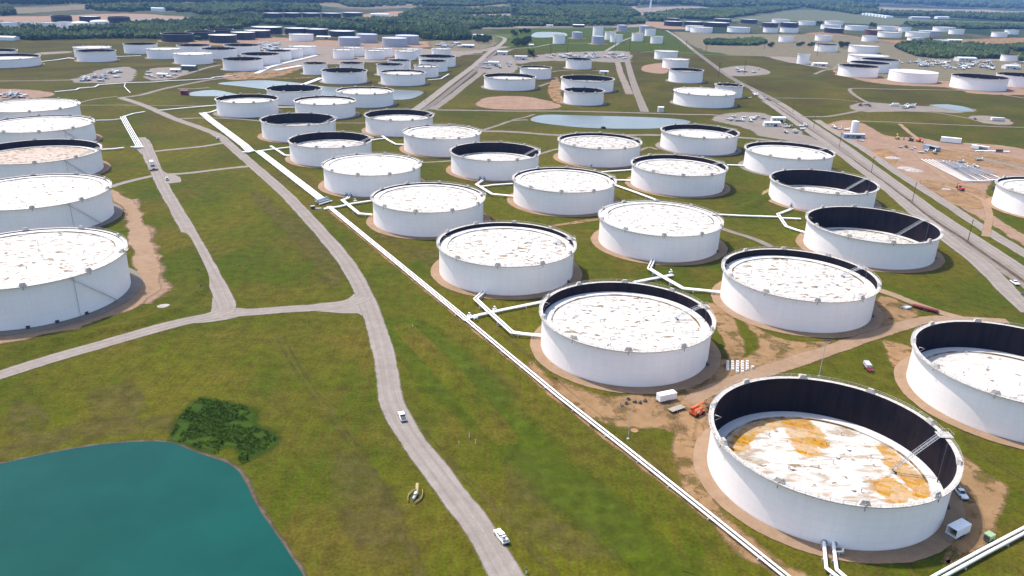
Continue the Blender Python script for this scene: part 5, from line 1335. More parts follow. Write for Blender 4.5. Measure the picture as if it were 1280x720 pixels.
trailer((1224.5, 187.3), hd((1216, 186), (1233, 188.5)), "white and green site trailer beside the stacked white pipes", 14, 4, 3, open_side="sideA", name="office_trailer")
trailer((1164, 187.5), hd((1154, 185), (1174, 190)), "grey-roofed dark trailer in front of the large white office", 15, 5, 3, paint="bluegrey", open_side="sideA", name="office_trailer")

def flatbed(px, rz, label, L=6, Wd=2.4, paint="planks", load=None):
    x, y = unp(*px); t = thing("flatbed_trailer", label, "trailer", (x, y, .16), rz, "trailers on the site")
    MB().box((0, 0, .75), (L, Wd, .12)).build("deck", [MAT["planks" if paint == "planks" else paint]], t)
    b = MB()
    for s_ in (-1, 1): b.box((0, s_ * (Wd / 2 - .1), .62), (L, .15, .14))
    b.tube([(L / 2, .7, .6), (L / 2 + 1.5, 0, .55), (L / 2, -.7, .6)], .07, 4); b.build("frame", [MAT["dark" if paint == "planks" else paint]], t)
    wheels(t, (-.9, .1), Wd / 2 + .12, .34)
    if load == "pipes":
        for i in range(4): MB().tube([(-L / 2 + .2, -.8 + i * .5, 1.02), (L / 2 - .2, -.8 + i * .5, 1.02)], .2, 8).build("pipe_load", [MAT["maroon"]], t)
    if load == "tank":
        MB().box((-L * .12, 0, 1.4), (L * .62, Wd * .8, 1.2)).build("equipment_box", [MAT["steel"]], t)
    return t
flatbed((845.5, 513), hd((836, 516), (856, 509)), "empty grey plank flatbed trailer between the white trailer and the orange lift")
flatbed((1156, 387.5), hd((1168, 390.5), (1144, 384.5)), "long maroon pipe trailer beside the dirt track", 11, 2.4, "maroon", "pipes")
flatbed((1084.5, 461), hd((1079, 453), (1090, 468)), "maroon trailer with a grey box on the grass by the lamp post", 6.5, 2.4, "maroon", "tank")
def semi(px, rz, label, paint="dark", L=15, body="maroon"):
    x, y = unp(*px); t = thing("semi_truck", label, "truck", (x, y, .14), rz, "trucks on the site")
    b = MB(); b.box((-1.8, 0, 1.4), (L - 4, 2.5, .25)); b.box((-L * .2, 0, 2.1), (L * .35, 2.2, 1.2)); b.box((L * .08, 0, 1.9), (L * .1, 2.1, .8)); b.build("trailer_deck", [MAT[body]], t)
    b = MB(); b.prism([(L / 2 - 3.2, .6), (L / 2 - 3.2, 3.2), (L / 2 - 1.6, 3.1), (L / 2 - 1.3, 1.9), (L / 2, 1.7), (L / 2, .6)], 2.4); b.build("cab", [MAT[paint]], t)
    MB().box((L / 2 - 1.42, 0, 2.5), (.1, 2.0, .7)).build("windscreen", [MAT["glass"]], t)
    wheels(t, (-L / 2 + 1, -L / 2 + 2.2, L / 2 - 4, L / 2 - .9), 1.05, .5)
semi((1081, 133), hd((1090, 133.5), (1072, 132.5)), "long dark lorry with machinery at the track junction", body="dark")
def drill_rig(px, rz, label, col="yellow"):
    x, y = unp(*px); t = thing("excavator", label, "excavator", (x, y, .12), rz, "earthmoving machines on the red earth yard")
    for s_ in (-1, 1): MB().prism([(-2, .1), (-2.3, .5), (-2, .95), (2, .95), (2.3, .5), (2, .1)], .6, c=(0, s_ * 1.2, 0)).build("track", [MAT["dark"]], t)
    MB().box((-.5, 0, 1.8), (3.4, 2.6, 1.3)).build("house", [MAT[col]], t)
    MB().box((.7, .7, 2.7), (1.3, 1.1, 1.5)).build("cab", [MAT["glass"]], t)
    MB().tube([(1.2, -.4, 1.8), (3.8, -.4, 4.6), (6.6, -.4, 3.6)], .3, 6).build("boom", [MAT[col]], t)
    MB().tube([(6.6, -.4, 3.6), (6.2, -.4, 1.4)], .22, 6).build("arm", [MAT[col]], t)
    MB().prism([(5.6, .9), (5.8, 1.6), (6.7, 1.5), (6.6, .6), (6.0, .3)], 1.1, c=(0, -.4, 0)).build("bucket", [MAT["dark"]], t)
drill_rig((1121.5, 174), hd((1126, 177), (1117, 171)), "yellow excavator at the grass edge of the red earth yard")
drill_rig((1148, 177.5), hd((1143, 176), (1153, 179)), "orange-brown excavator next to a dark one on the yard", "orange")
drill_rig((1138.5, 176.5), hd((1143, 177), (1134, 176)), "dark excavator between the yellow and the orange one", "dark")
drill_rig((1168, 192), hd((1166, 187), (1171, 196)), "pale tan excavator by the start of the blue-white pipe rows", "offwhite")
drill_rig((1243, 237.5), hd((1238, 234), (1249, 240)), "dark excavator beside the white tank at the construction yard edge", "dark")
drill_rig((1201, 238.5), hd((1207, 241), (1196, 236)), "small bright red machine on the bare ground by the highway", "redpaint")
# orange boom lift
x, y = unp(871, 518); t = thing("boom_lift", "folded orange boom lift on the bare earth", "lift", (x, y, .12), hd((860, 523), (883, 512)))
t.scale = (1.3, 1.35, 1.3)
MB().box((0, 0, .75), (3.6, 2.0, .5)).build("chassis", [MAT["orange"]], t)
MB().box((-.4, 0, 1.5), (3.0, 1.9, 1.0), taper=(.85, .9)).build("turret", [MAT["orange"]], t)
MB().tube([(-1.9, .35, 1.7), (-2.2, .35, 2.4), (2.6, .35, 2.5), (4.2, .35, 1.6)], .22, 6).build("boom", [MAT["orange"]], t)
b = MB(); b.box((-4.1 + 8.9, .35, 1.0), (.9, 1.9, .12))
for q in (-.55, 1.25): b.tube([(4.4, q, 1.0), (4.4, q, 2.1), (5.2, q, 2.1), (5.2, q, 1.0)], .05, 4)
b.build("basket", [MAT["dark"]], t); wheels(t, (-1.2, 1.2), 1.05, .5, .36)
b = MB(); b.box((-.9, -1.02, 1.5), (1.2, .06, .5)); b.build("side_panel", [MAT["offwhite"]], t)
# green generator
x, y = unp(1235, 675.5); t = thing("generator", "pale green generator box beside the thick pipe pair", "generator", (x, y, .1), hd((1229, 679), (1243, 671)))
MB().box((0, 0, 1.25), (2.3, 1.9, 1.7)).build("housing", [MAT["green"]], t); MB().box((0, 0, .3), (2.4, 1.5, .2)).build("skid", [MAT["dark"]], t)
MB().box((-1.18, 0, 1.2), (.06, 1.5, 1.2)).build("grille", [MAT["dark"]], t); wheels(t, (0,), 1.0, .33)
ORD = ['first', 'second', 'third', 'fourth', 'fifth', 'sixth', 'seventh', 'eighth', 'ninth', 'tenth', 'eleventh', 'twelfth', 'thirteenth']
# bulk bags in five columns
for c_ in range(5):
    for r_ in range(4 + (c_ in (2, 3))):
        u_ = 909.5 + c_ * 6.1; v_ = 453.8 + r_ * 3.0 + (c_ in (2, 3)) * .2
        x, y = unp(u_, v_); h_ = .8 + .2 * rng.random()
        t = thing("bulk_bag", "white bulk bag, %s of its column, %s column from the speckled tank" % (ORD[r_], ORD[c_]), "bulk bag", (x, y, .1), rng.uniform(-.15, .15), "white bulk bags standing in columns")
        MB().box((0, 0, h_ / 2), (.98, .98, h_), taper=(.88, .9)).build("bag", [MAT["white"]], t); MB().box((0, 0, h_ + .06), (.45, .45, .12), taper=(.5, .5)).build("top_knot", [MAT["offwhite"]], t)
x, y = unp(940.5, 461); t = thing("bulk_bag", "single pinkish white bulk bag apart from the five columns", "bulk bag", (x, y, .1), .2, "white bulk bags standing in columns")
MB().box((0, 0, .55), (1.1, 1.1, 1.1), taper=(.85, .85)).build("bag", [MAT["offwhite"]], t)
for i, (u_, v_) in enumerate([(776, 508), (783, 505.5), (786, 500), (794, 503.5), (800, 504), (806, 502)]):
    x, y = unp(u_, v_); b = MB(); b.cyl((0, 0, 0), .75, .5, 9, r2=.5); b.box((.4, .2, .4), (.9, .5, .5), i); b.cyl((-.1, .2, .5), .2, .5, 7)
    o = b.build("spare_valve", [MAT["dark"] if i else MAT["wood"]]); o.location = (x, y, .1); o.rotation_euler = (0, 0, i)
    tag(o, "small dark valve lying in the row on bare earth below the low brown-flecked tank" if i else "brown wooden block at the end of the row of dark valves", "valve", "dark valves lying in a row")
# grey scrap beside maroon trailer
x, y = unp(1134, 386); t = thing("welding_skid", "grey welding skid on the grass patch by the maroon pipe trailer", "skid", (x, y, .1), .5)
MB().box((0, 0, .5), (3.5, 1.8, .8)).build("machine_box", [MAT["steel"]], t); MB().tube([(-2.5, 1.5, .3), (2.8, 2.2, .3)], .3, 6).build("pipe_piece", [MAT["bluegrey"]], t)

# posts and poles
def lamp(px, H, label, heads=True, cat="lamp post", name="lamp_post", base=True, group=None, r=.13):
    x, y = unp(*px); t = thing(name, label, cat, (x, y, 0), hd((px[0] - 10, px[1]), (px[0] + 10, px[1])), group)
    MB().tube([(0, 0, 0), (0, 0, H)], [r * (1.3 if heads else .7), r * (.8 if heads else .4)], 6).build("pole", [MAT["steel"] if heads else MAT["wood"] if heads is None else MAT["steel"]], t)
    if heads:
        b = MB(); b.box((0, 0, H), (2.6, .15, .15)); b.build("arm", [MAT["dark"]], t)
        for s_ in (-1, 0, 1): MB().box((s_ * 1.1, -.3, H + .1), (.7, .6, .35)).build("lamp_head", [MAT["dark"]], t)
    if base: MB().cyl((0, 0, 0), .45, .5, 8).build("footing", [MAT["concrete"]], t)
    return t
lamp((1023.8, 471), 15, "lamp post with three dark heads behind the stained tank")
lamp((785, 549.5), 14, "slender steel mast with a concrete foot on the grass by the long pipes", heads=False, name="mast", cat="mast")
x, y = unp(793, 538.5); tag(MB().cyl((0, 0, 0), 1.25, .12, 20).build("manhole_slab", [MAT["earth"]]), "round tan manhole slab on the grass beside the steel mast", "manhole").location = (x, y, .06)
x, y = unp(1021, 470); tag(MB().box((0, 0, .3), (1.6, .8, .6), taper=(.7, .7)).build("sack", [MAT["offwhite"]]), "pale sack lying near the foot of the lamp post", "sack").location = (x - 6, y, .05)
def power_pole(px, H, label, far=False):
    x, y = unp(*px); t = thing("utility_pole", label, "utility pole", (x, y, 0), 0.6, "utility poles along the roads")
    MB().tube([(0, 0, 0), (0, 0, H)], [.24, .16] if not far else [.45, .35], 6).build("pole", [MAT["bark"]], t)
    MB().box((0, 0, H - 1.0), (3.2, .2, .2) if not far else (4, .4, .4)).build("crossarm", [MAT["bark"]], t)
    b = MB()
    for q in (-1.4, 0, 1.4): b.cyl((q, 0, H - .9), .09, .35, 6)
    b.build("insulator", [MAT["steel"]], t)
for p, H, l in [((1140.5, 251.5), 13, "utility pole beside the highway opposite the deeply hollow tank"), ((1209.8, 301), 13, "utility pole beside the highway near the parked pickups"),
                ((1049, 184), 13, "utility pole beside the highway by the shallow pale tank"), ((1089, 216), 13, "utility pole beside the highway above the wide dark hollow"),
                ((531.5, 128), 14, "utility pole on the verge of the middle road near the pond"), ((1017, 160), 13, "utility pole between the highway and the vertical silo"),
                ((991, 140), 13, "utility pole where the far track meets the highway")]:
    power_pole(p, H, l)
for i, p in enumerate([(688, 67), (709.5, 66), (769, 62), (787, 63), (857, 64), (882, 68), (1021, 70), (955, 62), (898, 97), (930, 93)]):
    t = power_pole(p, 22, ["far power pole standing behind the pump yard" if i < 4 else "far power pole on the dry grass beyond the highway"][0], True)
for p, l in [((249, 345), "small dark sign post on the edge of the straight dirt road"), ((252.5, 365), "thin grey post near the dirt road fork")]:
    x, y = unp(*p); t = thing("sign_post", l, "post", (x, y, 0), 0.3); MB().tube([(0, 0, 0), (0, 0, 3.2)], .07, 5).build("pole", [MAT["steel"]], t); MB().box((0, 0, 3.0), (.9, .08, .7)).build("plate", [MAT["dark"]], t)
for p, l in [((194, 226), "short grey post at the corner of the gravel yard"), ((213.8, 283), "small grey marker post beside the straight dirt road"), ((225, 223.5), "short post at the gravel pad corner near the pickup"), ((191.5, 297), "white marker post on the grass strip beside the dirt road"),
             ((586.6, 547), "thin white pipeline marker on the grass, the tall one of the pair"), ((594.3, 554.5), "short white pipeline marker near the tall one"), ((573.5, 557), "grey pipeline marker stub near the white markers"),
             ((657.8, 716.5), "black and white marker post beside the loaded pickup's road"), ((516, 409), "tiny white marker on the grass beside the long pipes")]:
    x, y = unp(*p); t = thing("marker_post", l, "post", (x, y, 0), 0, "small posts on the grass")
    dk = "black" in l; MB().tube([(0, 0, 0), (0, 0, 1.1)], .14, 6).build("shaft", [MAT["white"] if "grey" not in l else MAT["steel"]], t)
    MB().tube([(0, 0, 1.1), (0, 0, 1.6)], .16 if not dk else .22, 6).build("cap", [MAT["dark"] if dk else MAT["yellow"] if "white" in l else MAT["steel"]], t)
x, y = unp(242, 357); tag(MB().box((0, 0, .1), (3, 1.2, .2), taper=(.8, .6)).build("rubble_patch", [MAT["concrete"]]), "pale broken concrete on the grass by the straight dirt road", "rubble").location = (x, y, .05)

MAT["wood_pale"] = plain("pale_timber", (0.36, 0.30, 0.14), 0.8, 0.1, 0.3, 2)
# pipeline valve with timber fence beside the road
x, y = unp(519, 622); t = thing("pipeline_valve_site", "small grey pipeline valve with curved pale yellow timber fence on the grass", "valve site", (x, y, .08), hd((512, 632), (526, 610)))
MB().tube([(-1.6, 0, .5), (1.2, 0, .5), (1.9, .5, .2)], .42, 8).build("valve_pipe", [MAT["steel"]], t)
MB().box((.2, 0, 1.0), (.9, .7, .9)).build("actuator", [MAT["offwhite"]], t)
for k_, (rr_, sd) in enumerate(((2.5, 1), (2.5, -1))):
    b = MB(); P = [(-2.6 + 5.6 * i / 6, sd * (1.0 + .9 * math.sin(math.pi * i / 6)), 0) for i in range(7)]
    for z_ in (.25, .7): b.tube([(p[0], p[1], z_) for p in P], .12, 4)
    for p in P: b.tube([p, (p[0], p[1], .9)], .1, 4)
    b.build("timber_fence", [MAT["wood_pale"]], t)
MB().box((4.3, 1.2, .1), (3.8, .8, .12), .35).build("plank_walk", [MAT["wood_pale"]], t)

# ------------------------------------------------------------------ small buildings and yards
def shed(px, rz, label, L, Wd, H, wall="offwhite", roof="white", name="shed", pitch=.5, door=True):
    x, y = unp(*px); t = thing(name, label, "building", (x, y, 0), rz, "small buildings of the terminal")
    MB().box((0, 0, H / 2), (L, Wd, H)).build("wall", [MAT[wall]], t)
    b = MB(); b.prism([(-Wd / 2 - .4, H + .003), (0, H + pitch + .2), (Wd / 2 + .4, H + .003), (0, H + pitch)], L + .8, rz=R(90)); 
    o = b.build("roof", [MAT[roof]], t)
    b = MB(); b.prism([(-Wd / 2, H), (0, H + pitch), (Wd / 2, H)], L - .02, rz=R(90)); b.build("gable", [MAT[wall]], t)
    if door:
        MB().box((L * .2, -Wd / 2 - .03, 1.3), (L * .22, .1, 2.6)).build("door", [MAT["dark"]], t)
        for q in (-.3, -.05): MB().box((L * q, -Wd / 2 - .03, H * .55), (L * .1, .1, H * .25)).build("window", [MAT["glass"]], t)
    return t
hz0 = lambda p: hd((p[0] - 8, p[1] - .2), (p[0] + 8, p[1] + .2))
for p, L_, W_, H_, wl, rf, l in [
    ((237, 87.5), 20, 9, 6, "darkgreen", "steel", "dark green shed with open front beside the white tank row"),
    ((204, 95.5), 13, 7, 3.5, "offwhite", "white", "low white hut in the pinkish yard near the green shed"),
    ((220, 90), 13, 8, 3.5, "steel", "white", "pale roofed hut between the green shed and the low hut"),
    ((231.5, 118.5), 8, 5, 5, "maroon", "maroon", "small dark red hut at the end of the small pond"),
    ((825.5, 140), 6, 4, 5.5, "offwhite", "white", "small square white hut by the cross track near the pond"),
    ((755, 92.2), 13, 6, 4, "offwhite", "white", "small white hut behind the widest dark-hollow tank"),
    ((585, 59.5), 24, 12, 5, "bluegrey", "white", "white-roofed blue-grey building across from the shrub clump"),
    ((598, 46), 26, 14, 5, "offwhite", "steel", "low grey building above the dark shrub clump"),
    ((628, 68.5), 18, 10, 6, "offwhite", "white", "white frame building beside the middle road"),
    ((617, 82), 16, 9, 6, "offwhite", "white", "white building among parked equipment by the middle road"),
    ((651, 74.5), 22, 11, 6, "red_shell" if False else "offwhite", "steel", "blue-grey roofed building at the end of the pump yard"),
    ((664, 58), 10, 8, 4, "offwhite", "white", "tiny white hut beside the trees on the far grass"),
    ((723, 34), 34, 16, 7, "dark", "white", "white-roofed dark barn on the far edge of the grass"),
    ((687, 33), 20, 10, 4, "offwhite", "offwhite", "pale farm building at the far wood edge"),
    ((1024, 82.5), 26, 10, 5, "offwhite", "white", "low white building next to the tall narrow tank"),
    ((1000, 70.5), 6, 5, 4, "offwhite", "white", "tiny hut on the pale ground above the tall narrow tank"),
    ((972, 152), 14, 7, 4.5, "offwhite", "white", "white hut in the equipment yard behind the pale tank"),
    ((964, 157.5), 16, 7, 4, "offwhite", "white", "long white cabin in the equipment yard"),
    ((1066, 172.5), 20, 6, 4, "bluegrey", "steel", "blue-grey flat building below the vertical silo"),
    ((893, 50.5), 22, 12, 4, "steel", "steel", "grey shed among the shelterbelt shrubs"),
    ((1206, 76.5), 36, 20, 7, "offwhite", "white", "large white warehouse in front of the tree belt"),
    ((1262, 86), 24, 14, 6, "offwhite", "white", "rounded pale building near the dark-hollow edge tank"),
    ((1192, 51.5), 40, 20, 4, "offwhite", "pipe", "long low pale building above the tree belt"),
    ((1149, 24), 90, 30, 10, "steel", "white", "distant long pale shed beyond the green hedges"),
    ((1177, 23.5), 60, 30, 10, "white", "white", "distant bright white shed beside the long pale one"),
    ((1215, 20), 40, 20, 10, "white", "white", "distant small white farmhouse against the woods"),
    ((198, 14), 40, 20, 10, "white", "white", "distant white house among the far woods"),
    ((475, 20.5), 60, 20, 8, "white", "white", "distant white sheds on the red field behind the navy row"),
    ((8, 50), 40, 20, 6, "white", "white", "low white building at the picture edge behind the grass"),
    ((405, 48), 30, 12, 4, "offwhite", "white", "low white building beside the pale lone tank"),
    ((1240, 190), 30, 1.2, 1.0, "pipe", "pipe", "low white beam stack beside the green site trailer")]:
    shed(p, hz0(p), l, L_, W_, H_, wl, rf, door=L_ < 40 and L_ > 7, pitch=min(1.2, W_ * .1))
for i in range(9):
    u_ = 1078 + i * 4.1; v_ = 18.2 + i * .55
    p = (u_, v_); shed(p, hz0(p), "%s distant white shed of the chain along the far wood" % ORD[i], 34, 18, 9, "white", "white", door=False)
for i in range(2):
    pass
# vertical silo leaning in perspective
x, y = unp(1067, 166); t = thing("silo", "upright white cylindrical silo beside the highway turn-off", "silo", (x, y, 0), 0)
MB().cyl((0, 0, .3), 3.4, 11, 24).build("tank_body", [MAT["white"]], t); MB().cyl((0, 0, 11.3), 3.4, .9, 24, r2=.4).build("top_cone", [MAT["white"]], t); MB().cyl((0, 0, 0), 3.6, .3, 24).build("footing", [MAT["concrete"]], t)
b = MB(); b.tube([(3.5, -.3, 0), (3.5, -.3, 12)], .07, 4); b.tube([(3.5, .3, 0), (3.5, .3, 12)], .07, 4)
for i in range(22): b.tube([(3.5, -.3, .5 + i * .5), (3.5, .3, .5 + i * .5)], .04, 4)
b.build("ladder", [MAT["steel"]], t)
# water tower on the horizon
x, y = unp(813, 10.5); t = thing("water_tower", "distant white water tower in the bare far field", "water tower", (x, y, 0), 0)
MB().cyl((0, 0, 0), 5, 38, 12, r2=4).build("shaft", [MAT["white"]], t); MB().cyl((0, 0, 38), 4, 8, 16, r2=13).build("bowl", [MAT["white"]], t); MB().cyl((0, 0, 46), 13, 12, 16, r2=5).build("cap", [MAT["white"]], t)

# yard equipment: skids of pipes, vessels and motors
def skid(px, rz, s, label, group, seed):
    q = random.Random(seed); NM = {"pipe": "white", "bluegrey": "blue-grey", "steel": "grey", "offwhite": "cream", "dark": "black", "green": "green"}
    m1, m2 = q.choice(["pipe", "bluegrey", "steel", "offwhite"]), q.choice(["bluegrey", "dark", "steel", "green"])
    x, y = unp(*px); t = thing("equipment_skid", label + ", %s vessel, %s motor" % (NM[m1], NM[m2]), "skid", (x, y, .15), rz, group)
    MB().box((0, 0, .2 * s), (6 * s, 2.6 * s, .3 * s)).build("base", [MAT["dark"]], t)
    MB().tube([(-2.4 * s, -.6 * s, 1.2 * s), (1.8 * s, -.6 * s, 1.2 * s)], .55 * s, 8).build("vessel", [MAT[m1]], t)
    MB().box((q.uniform(-1.5, 1.5) * s, .7 * s, .9 * s), (1.6 * s, 1.0 * s, 1.1 * s)).build("motor", [MAT[m2]], t)
    b = MB(); b.tube([(2.0 * s, -.6 * s, .6 * s), (2.0 * s, -.6 * s, 2.4 * s), (2.9 * s, 1.0 * s, 2.4 * s), (2.9 * s, 1.0 * s, .2 * s)], .2 * s, 6); b.build("riser_pipe", [MAT["pipe"]], t)
def yard(pts, label, group, n, s, seed):
    q = random.Random(seed); (u0, v0, u1, v1) = pts
    for i in range(n):
        u_, v_ = q.uniform(u0, u1), q.uniform(v0, v1)
        skid((u_, v_), hz0((u_, v_)) + q.choice([0, 0, R(90)]) + q.uniform(-.1, .1), s * q.uniform(.8, 1.3), label, group, seed * 100 + i)
yard((700, 67, 755, 73.5), "small pipe and pump skid in the long pump yard", "pump skids in the long pump yard", 34, 1.4, 1)
yard((756, 67, 781, 74), "pump skid at the road end of the long pump yard", "pump skids at the road end of the yard", 14, 1.4, 2)
yard((661, 69, 700, 73), "small skid beside the dark bush at the pump yard", "skids beside the bush", 7, 1.2, 3)
yard((547, 54, 576, 60), "pump skid in the yard below the wooded hill", "pump skids below the wooded hill", 16, 1.7, 4)
yard((604, 79, 638, 87), "parked machine beside the middle road buildings", "machines by the middle road buildings", 10, 1.5, 5)
yard((102, 97, 132, 102), "dark skid at the gravel end of the round yard", "skids in the round yard", 10, 1.5, 6)
yard((130, 90, 160, 99), "pale pipework skid in the round yard", "pipework skids in the round yard", 9, 1.4, 7)
yard((184, 89, 222, 98), "machine in the pinkish yard beside the green shed", "machines in the pinkish yard", 10, 1.2, 8)
yard((0, 118, 34, 123), "blue-grey pipe skid in the reddish yard behind the end tank", "pipe skids in the reddish yard", 14, 1.3, 9)
yard((326, 55, 348, 64), "refinery-like pipe skid behind the tank row", "skids behind the tank row", 18, 1.9, 10)
yard((1150, 77, 1185, 84), "crowded pipework skid in the bright yard", "pipework in the bright yard", 22, 1.7, 11)
yard((1175, 78, 1240, 87), "bright metal skid in front of the large warehouse", "skids before the large warehouse", 34, 1.7, 12)
yard((1110, 75, 1150, 81), "small crate-like skid on the tan ground", "skids on the tan ground", 10, 1.3, 13)
yard((908, 146, 955, 153), "parked trailer-like skid in the equipment yard", "skids in the equipment yard", 14, 1.1, 14)
yard((975, 158, 1008, 167), "small machine at the highway end of the yard", "machines at the yard end", 9, 1.0, 15)
yard((1042, 159, 1062, 165), "blue-grey machine beside the vertical silo", "machines by the silo", 5, 1.0, 16)
yard((1240, 79, 1280, 88), "pale skid near the rounded building", "skids by the rounded building", 9, 1.5, 17)
yard((1128, 131, 1150, 136), "white bundle on the bare strip by the track junction", "bundles at the track junction", 7, 1.2, 18)
yard((918, 87, 952, 92), "weathered frame on the grey patch beyond the highway", "frames on the grey patch", 9, 1.3, 19)
yard((935, 118, 957, 127), "dark machine between the small hollow tank and the highway", "machines by the service road", 6, 1.0, 20)
yard((610, 97, 632, 99.5), "cart on the middle road", "carts on the road", 1, 1.0, 21)
# rows of white and blue pipes laid out in the construction yard
for i in range(13):
    a_ = i / 12; p = (1152 + 53 * a_, 199 + 6 * a_ ** 2); q = (1203 + 47 * a_, 225 - 3 * a_ + 3 * math.sin(3.1 * a_))
    pipe_run("%s long %s pipe row from the gravel road in the construction yard" % (ORD[i], "white" if i < 4 or i % 3 == 0 else "grey" if i % 3 == 1 else "blue-grey"), [p, ((p[0] + q[0]) / 2, (p[1] + q[1]) / 2), q], 1, .5, .4, z=1.0, group="pipe rows in the construction yard", mat="pipe" if i < 4 or i % 3 == 0 else "steel" if i % 3 == 1 else "bluegrey")
pipe_run("white boundary pipe along the near end of the pipe rows", [(1203, 225.5), (1228, 225.8), (1252, 224)], 2, .6, .4, z=1.6, group="pipe rows in the construction yard")
yard((1170, 200, 1225, 212), "small machine standing among the white pipe rows", "machines among the pipe rows", 9, .8, 30)
yard((1125, 183, 1160, 196), "small machine on the red earth near the gravel heaps", "machines on the red earth", 5, .8, 31)
for i in range(13):
    s_ = i / 12; p = (1183 + 26 * s_, 207 + 14 * s_); q = (1198 + 46 * s_, 206 + 14 * s_)
    x, y = unp(*p); x2, y2 = unp(*q)
    t = thing("pipe_cradle", "%s blue-grey cradle beam across the white pipe rows" % ORD[i], "pipe cradle", (x, y, 0), 0, "pipe cradles in the construction yard")
    MB().tube([(0, 0, 2.2), (x2 - x, y2 - y, 2.2)], .28, 6).build("beam", [MAT["steel"]], t)
    b = MB()
    for k_ in (0, .5, 1): b.box(((x2 - x) * k_, (y2 - y) * k_, 1.0), (.3, .3, 2.0))
    b.build("leg", [MAT["steel"]], t)
MBd = lambda: MB()
for p, r_, h_, m_, l in [((1103, 194), 7.5, 2.2, "earth", "brown heap of earth beside the gravel road"), ((1116, 197.5), 5, 1.4, "gravelpile", "grey gravel heap next to the brown one"),
                         ((1133, 210.5), 5.5, 1.4, "gravelpile", "first grey gravel heap by the gravel road"), ((1143, 213.5), 5.5, 1.6, "gravelpile", "second grey gravel heap by the gravel road"),
                         ((1183, 236.5), 2.8, .6, "gravelpile", "flat pale sand heap near the small red machine"), ((205.5, 382.5), 2.4, .5, "gravelpile", "small grey rubble heap on the grass near the tallest tank")]:
    x, y = unp(*p); n = 26; V = [(0, 0, h_)]; q = random.Random(int(p[0]))
    for k_ in range(1, 6):
        for j in range(n):
            rr_ = r_ * k_ / 5 * (1 + .16 * mnoise.noise(Vector((math.cos(j * 6.283 / n) * 2 + p[0], math.sin(j * 6.283 / n) * 2, k_ * .3)))); a = 2 * math.pi * j / n
            V.append((rr_ * math.cos(a) * 1.4, rr_ * math.sin(a), h_ * (1 - (k_ / 5) ** 1.4) + q.uniform(-.08, .08) * h_ if k_ < 5 else -.1))
    F = [(0, 1 + j, 1 + (j + 1) % n) for j in range(n)] + [(1 + (k_ - 1) * n + j, 1 + k_ * n + j, 1 + k_ * n + (j + 1) % n, 1 + (k_ - 1) * n + (j + 1) % n) for k_ in range(1, 5) for j in range(n)]
    o = MB().add(V, F, 0, True).build("spoil_heap", [MAT[m_]]); o.location = (x, y, 0); tag(o, l, "heap", "heaps of loose material")

# ------------------------------------------------------------------ trees and woods
def ico(sub=1):
    import bmesh
    bm = bmesh.new(); bmesh.ops.create_icosphere(bm, subdivisions=sub, radius=1.0)
    V = np.array([v.co[:] for v in bm.verts]); F = np.array([[v.index for v in f.verts] for f in bm.faces]); bm.free(); return V, F
ICO1, ICO2 = ico(1), ico(2)
def leaf_cloud(centres, radii, nper, size, seed):
    """many small leaf-clump triangles spread through ellipsoid clumps"""
    g = np.random.default_rng(seed); V = []; 
    for c, r in zip(centres, radii):
        d = g.normal(size=(nper, 3)); d /= np.linalg.norm(d, axis=1)[:, None]
        p = c + d * r * (g.uniform(.55, 1.05, nper) ** .5)[:, None]
        a = g.normal(size=(nper, 3)); a /= np.linalg.norm(a, axis=1)[:, None]; b = np.cross(a, d + .3 * g.normal(size=(nper, 3))); b /= np.linalg.norm(b, axis=1)[:, None] + 1e-6
        s = (size * g.uniform(.6, 1.4, nper))[:, None]
        V.append(np.stack([p - a * s, p + a * s, p + b * s * 1.3], 1))
    V = np.concatenate(V).reshape(-1, 3); F = np.arange(len(V)).reshape(-1, 3); return V, F
def tree(px, h, w, label, seed, group=None):
    x, y = unp(*px); t = thing("tree", label, "tree", (x, y, 0), 0, group); q = random.Random(seed); g = np.random.default_rng(seed)
    b = MB(); b.tube([(0, 0, -.2), (.1, 0, h * .35), (.2, .1, h * .75)], [.045 * h, .032 * h, .012 * h], 7)
    for i in range(5):
        a = i * 1.3 + q.random(); z0 = h * (.28 + .08 * i); b.tube([(.1, 0, z0), (w * .22 * math.cos(a), w * .22 * math.sin(a), z0 + h * .14), (w * .36 * math.cos(a), w * .36 * math.sin(a), z0 + h * .22)], [.02 * h, .013 * h, .006 * h], 5)
    b.build("trunk", [MAT["bark"]], t)
    C = []; Rr = []
    for i in range(16):
        a = q.uniform(0, 6.28); rr_ = w * .36 * math.sqrt(q.random()); z = h * q.uniform(.36, .84); C.append((rr_ * math.cos(a), rr_ * math.sin(a), z)); Rr.append(w * q.uniform(.13, .22) * (1.1 - abs(z / h - .55)))
    V, F = leaf_cloud(np.array(C), Rr, 90, w * .045, seed)
    link_mesh("crown", fast_mesh("crown", V, F, [MAT["leaf"]]), t)
k_ = 0
for cl, us in (("tree of the dark clump beside the middle road junction", [(595, 51.5), (599, 50.5), (603, 52.5), (607, 51), (611, 51.5), (598, 53.5), (605, 54), (610, 53.6)]),
               ("tree of the small dark grove beside the pale basin", [(643, 56.5), (648, 55), (652, 56.8), (657, 54), (661, 52), (655, 57.2), (646, 58), (660, 56.5)]),
               ("tree of the brown-tinged grove behind the pale basin", [(641, 43.5), (645, 45.5), (651, 42), (656, 41), (660, 42)])):
    for p in us: k_ += 1; tree(p, rng.uniform(11, 15), rng.uniform(13, 18), cl, k_, cl.replace("tree of", "trees of"))
tree((663.5, 71), 14, 14, "single round dark tree at the end of the pump yard", 90)
tree((666.5, 73), 9, 7, "small tree touching the round one at the pump yard", 91)
tree((1052, 60), 14, 20, "dense dark bush-like tree beside the large pale-roofed tank", 92)
tree((1058, 59), 12, 16, "smaller dark tree against the large pale-roofed tank", 93)
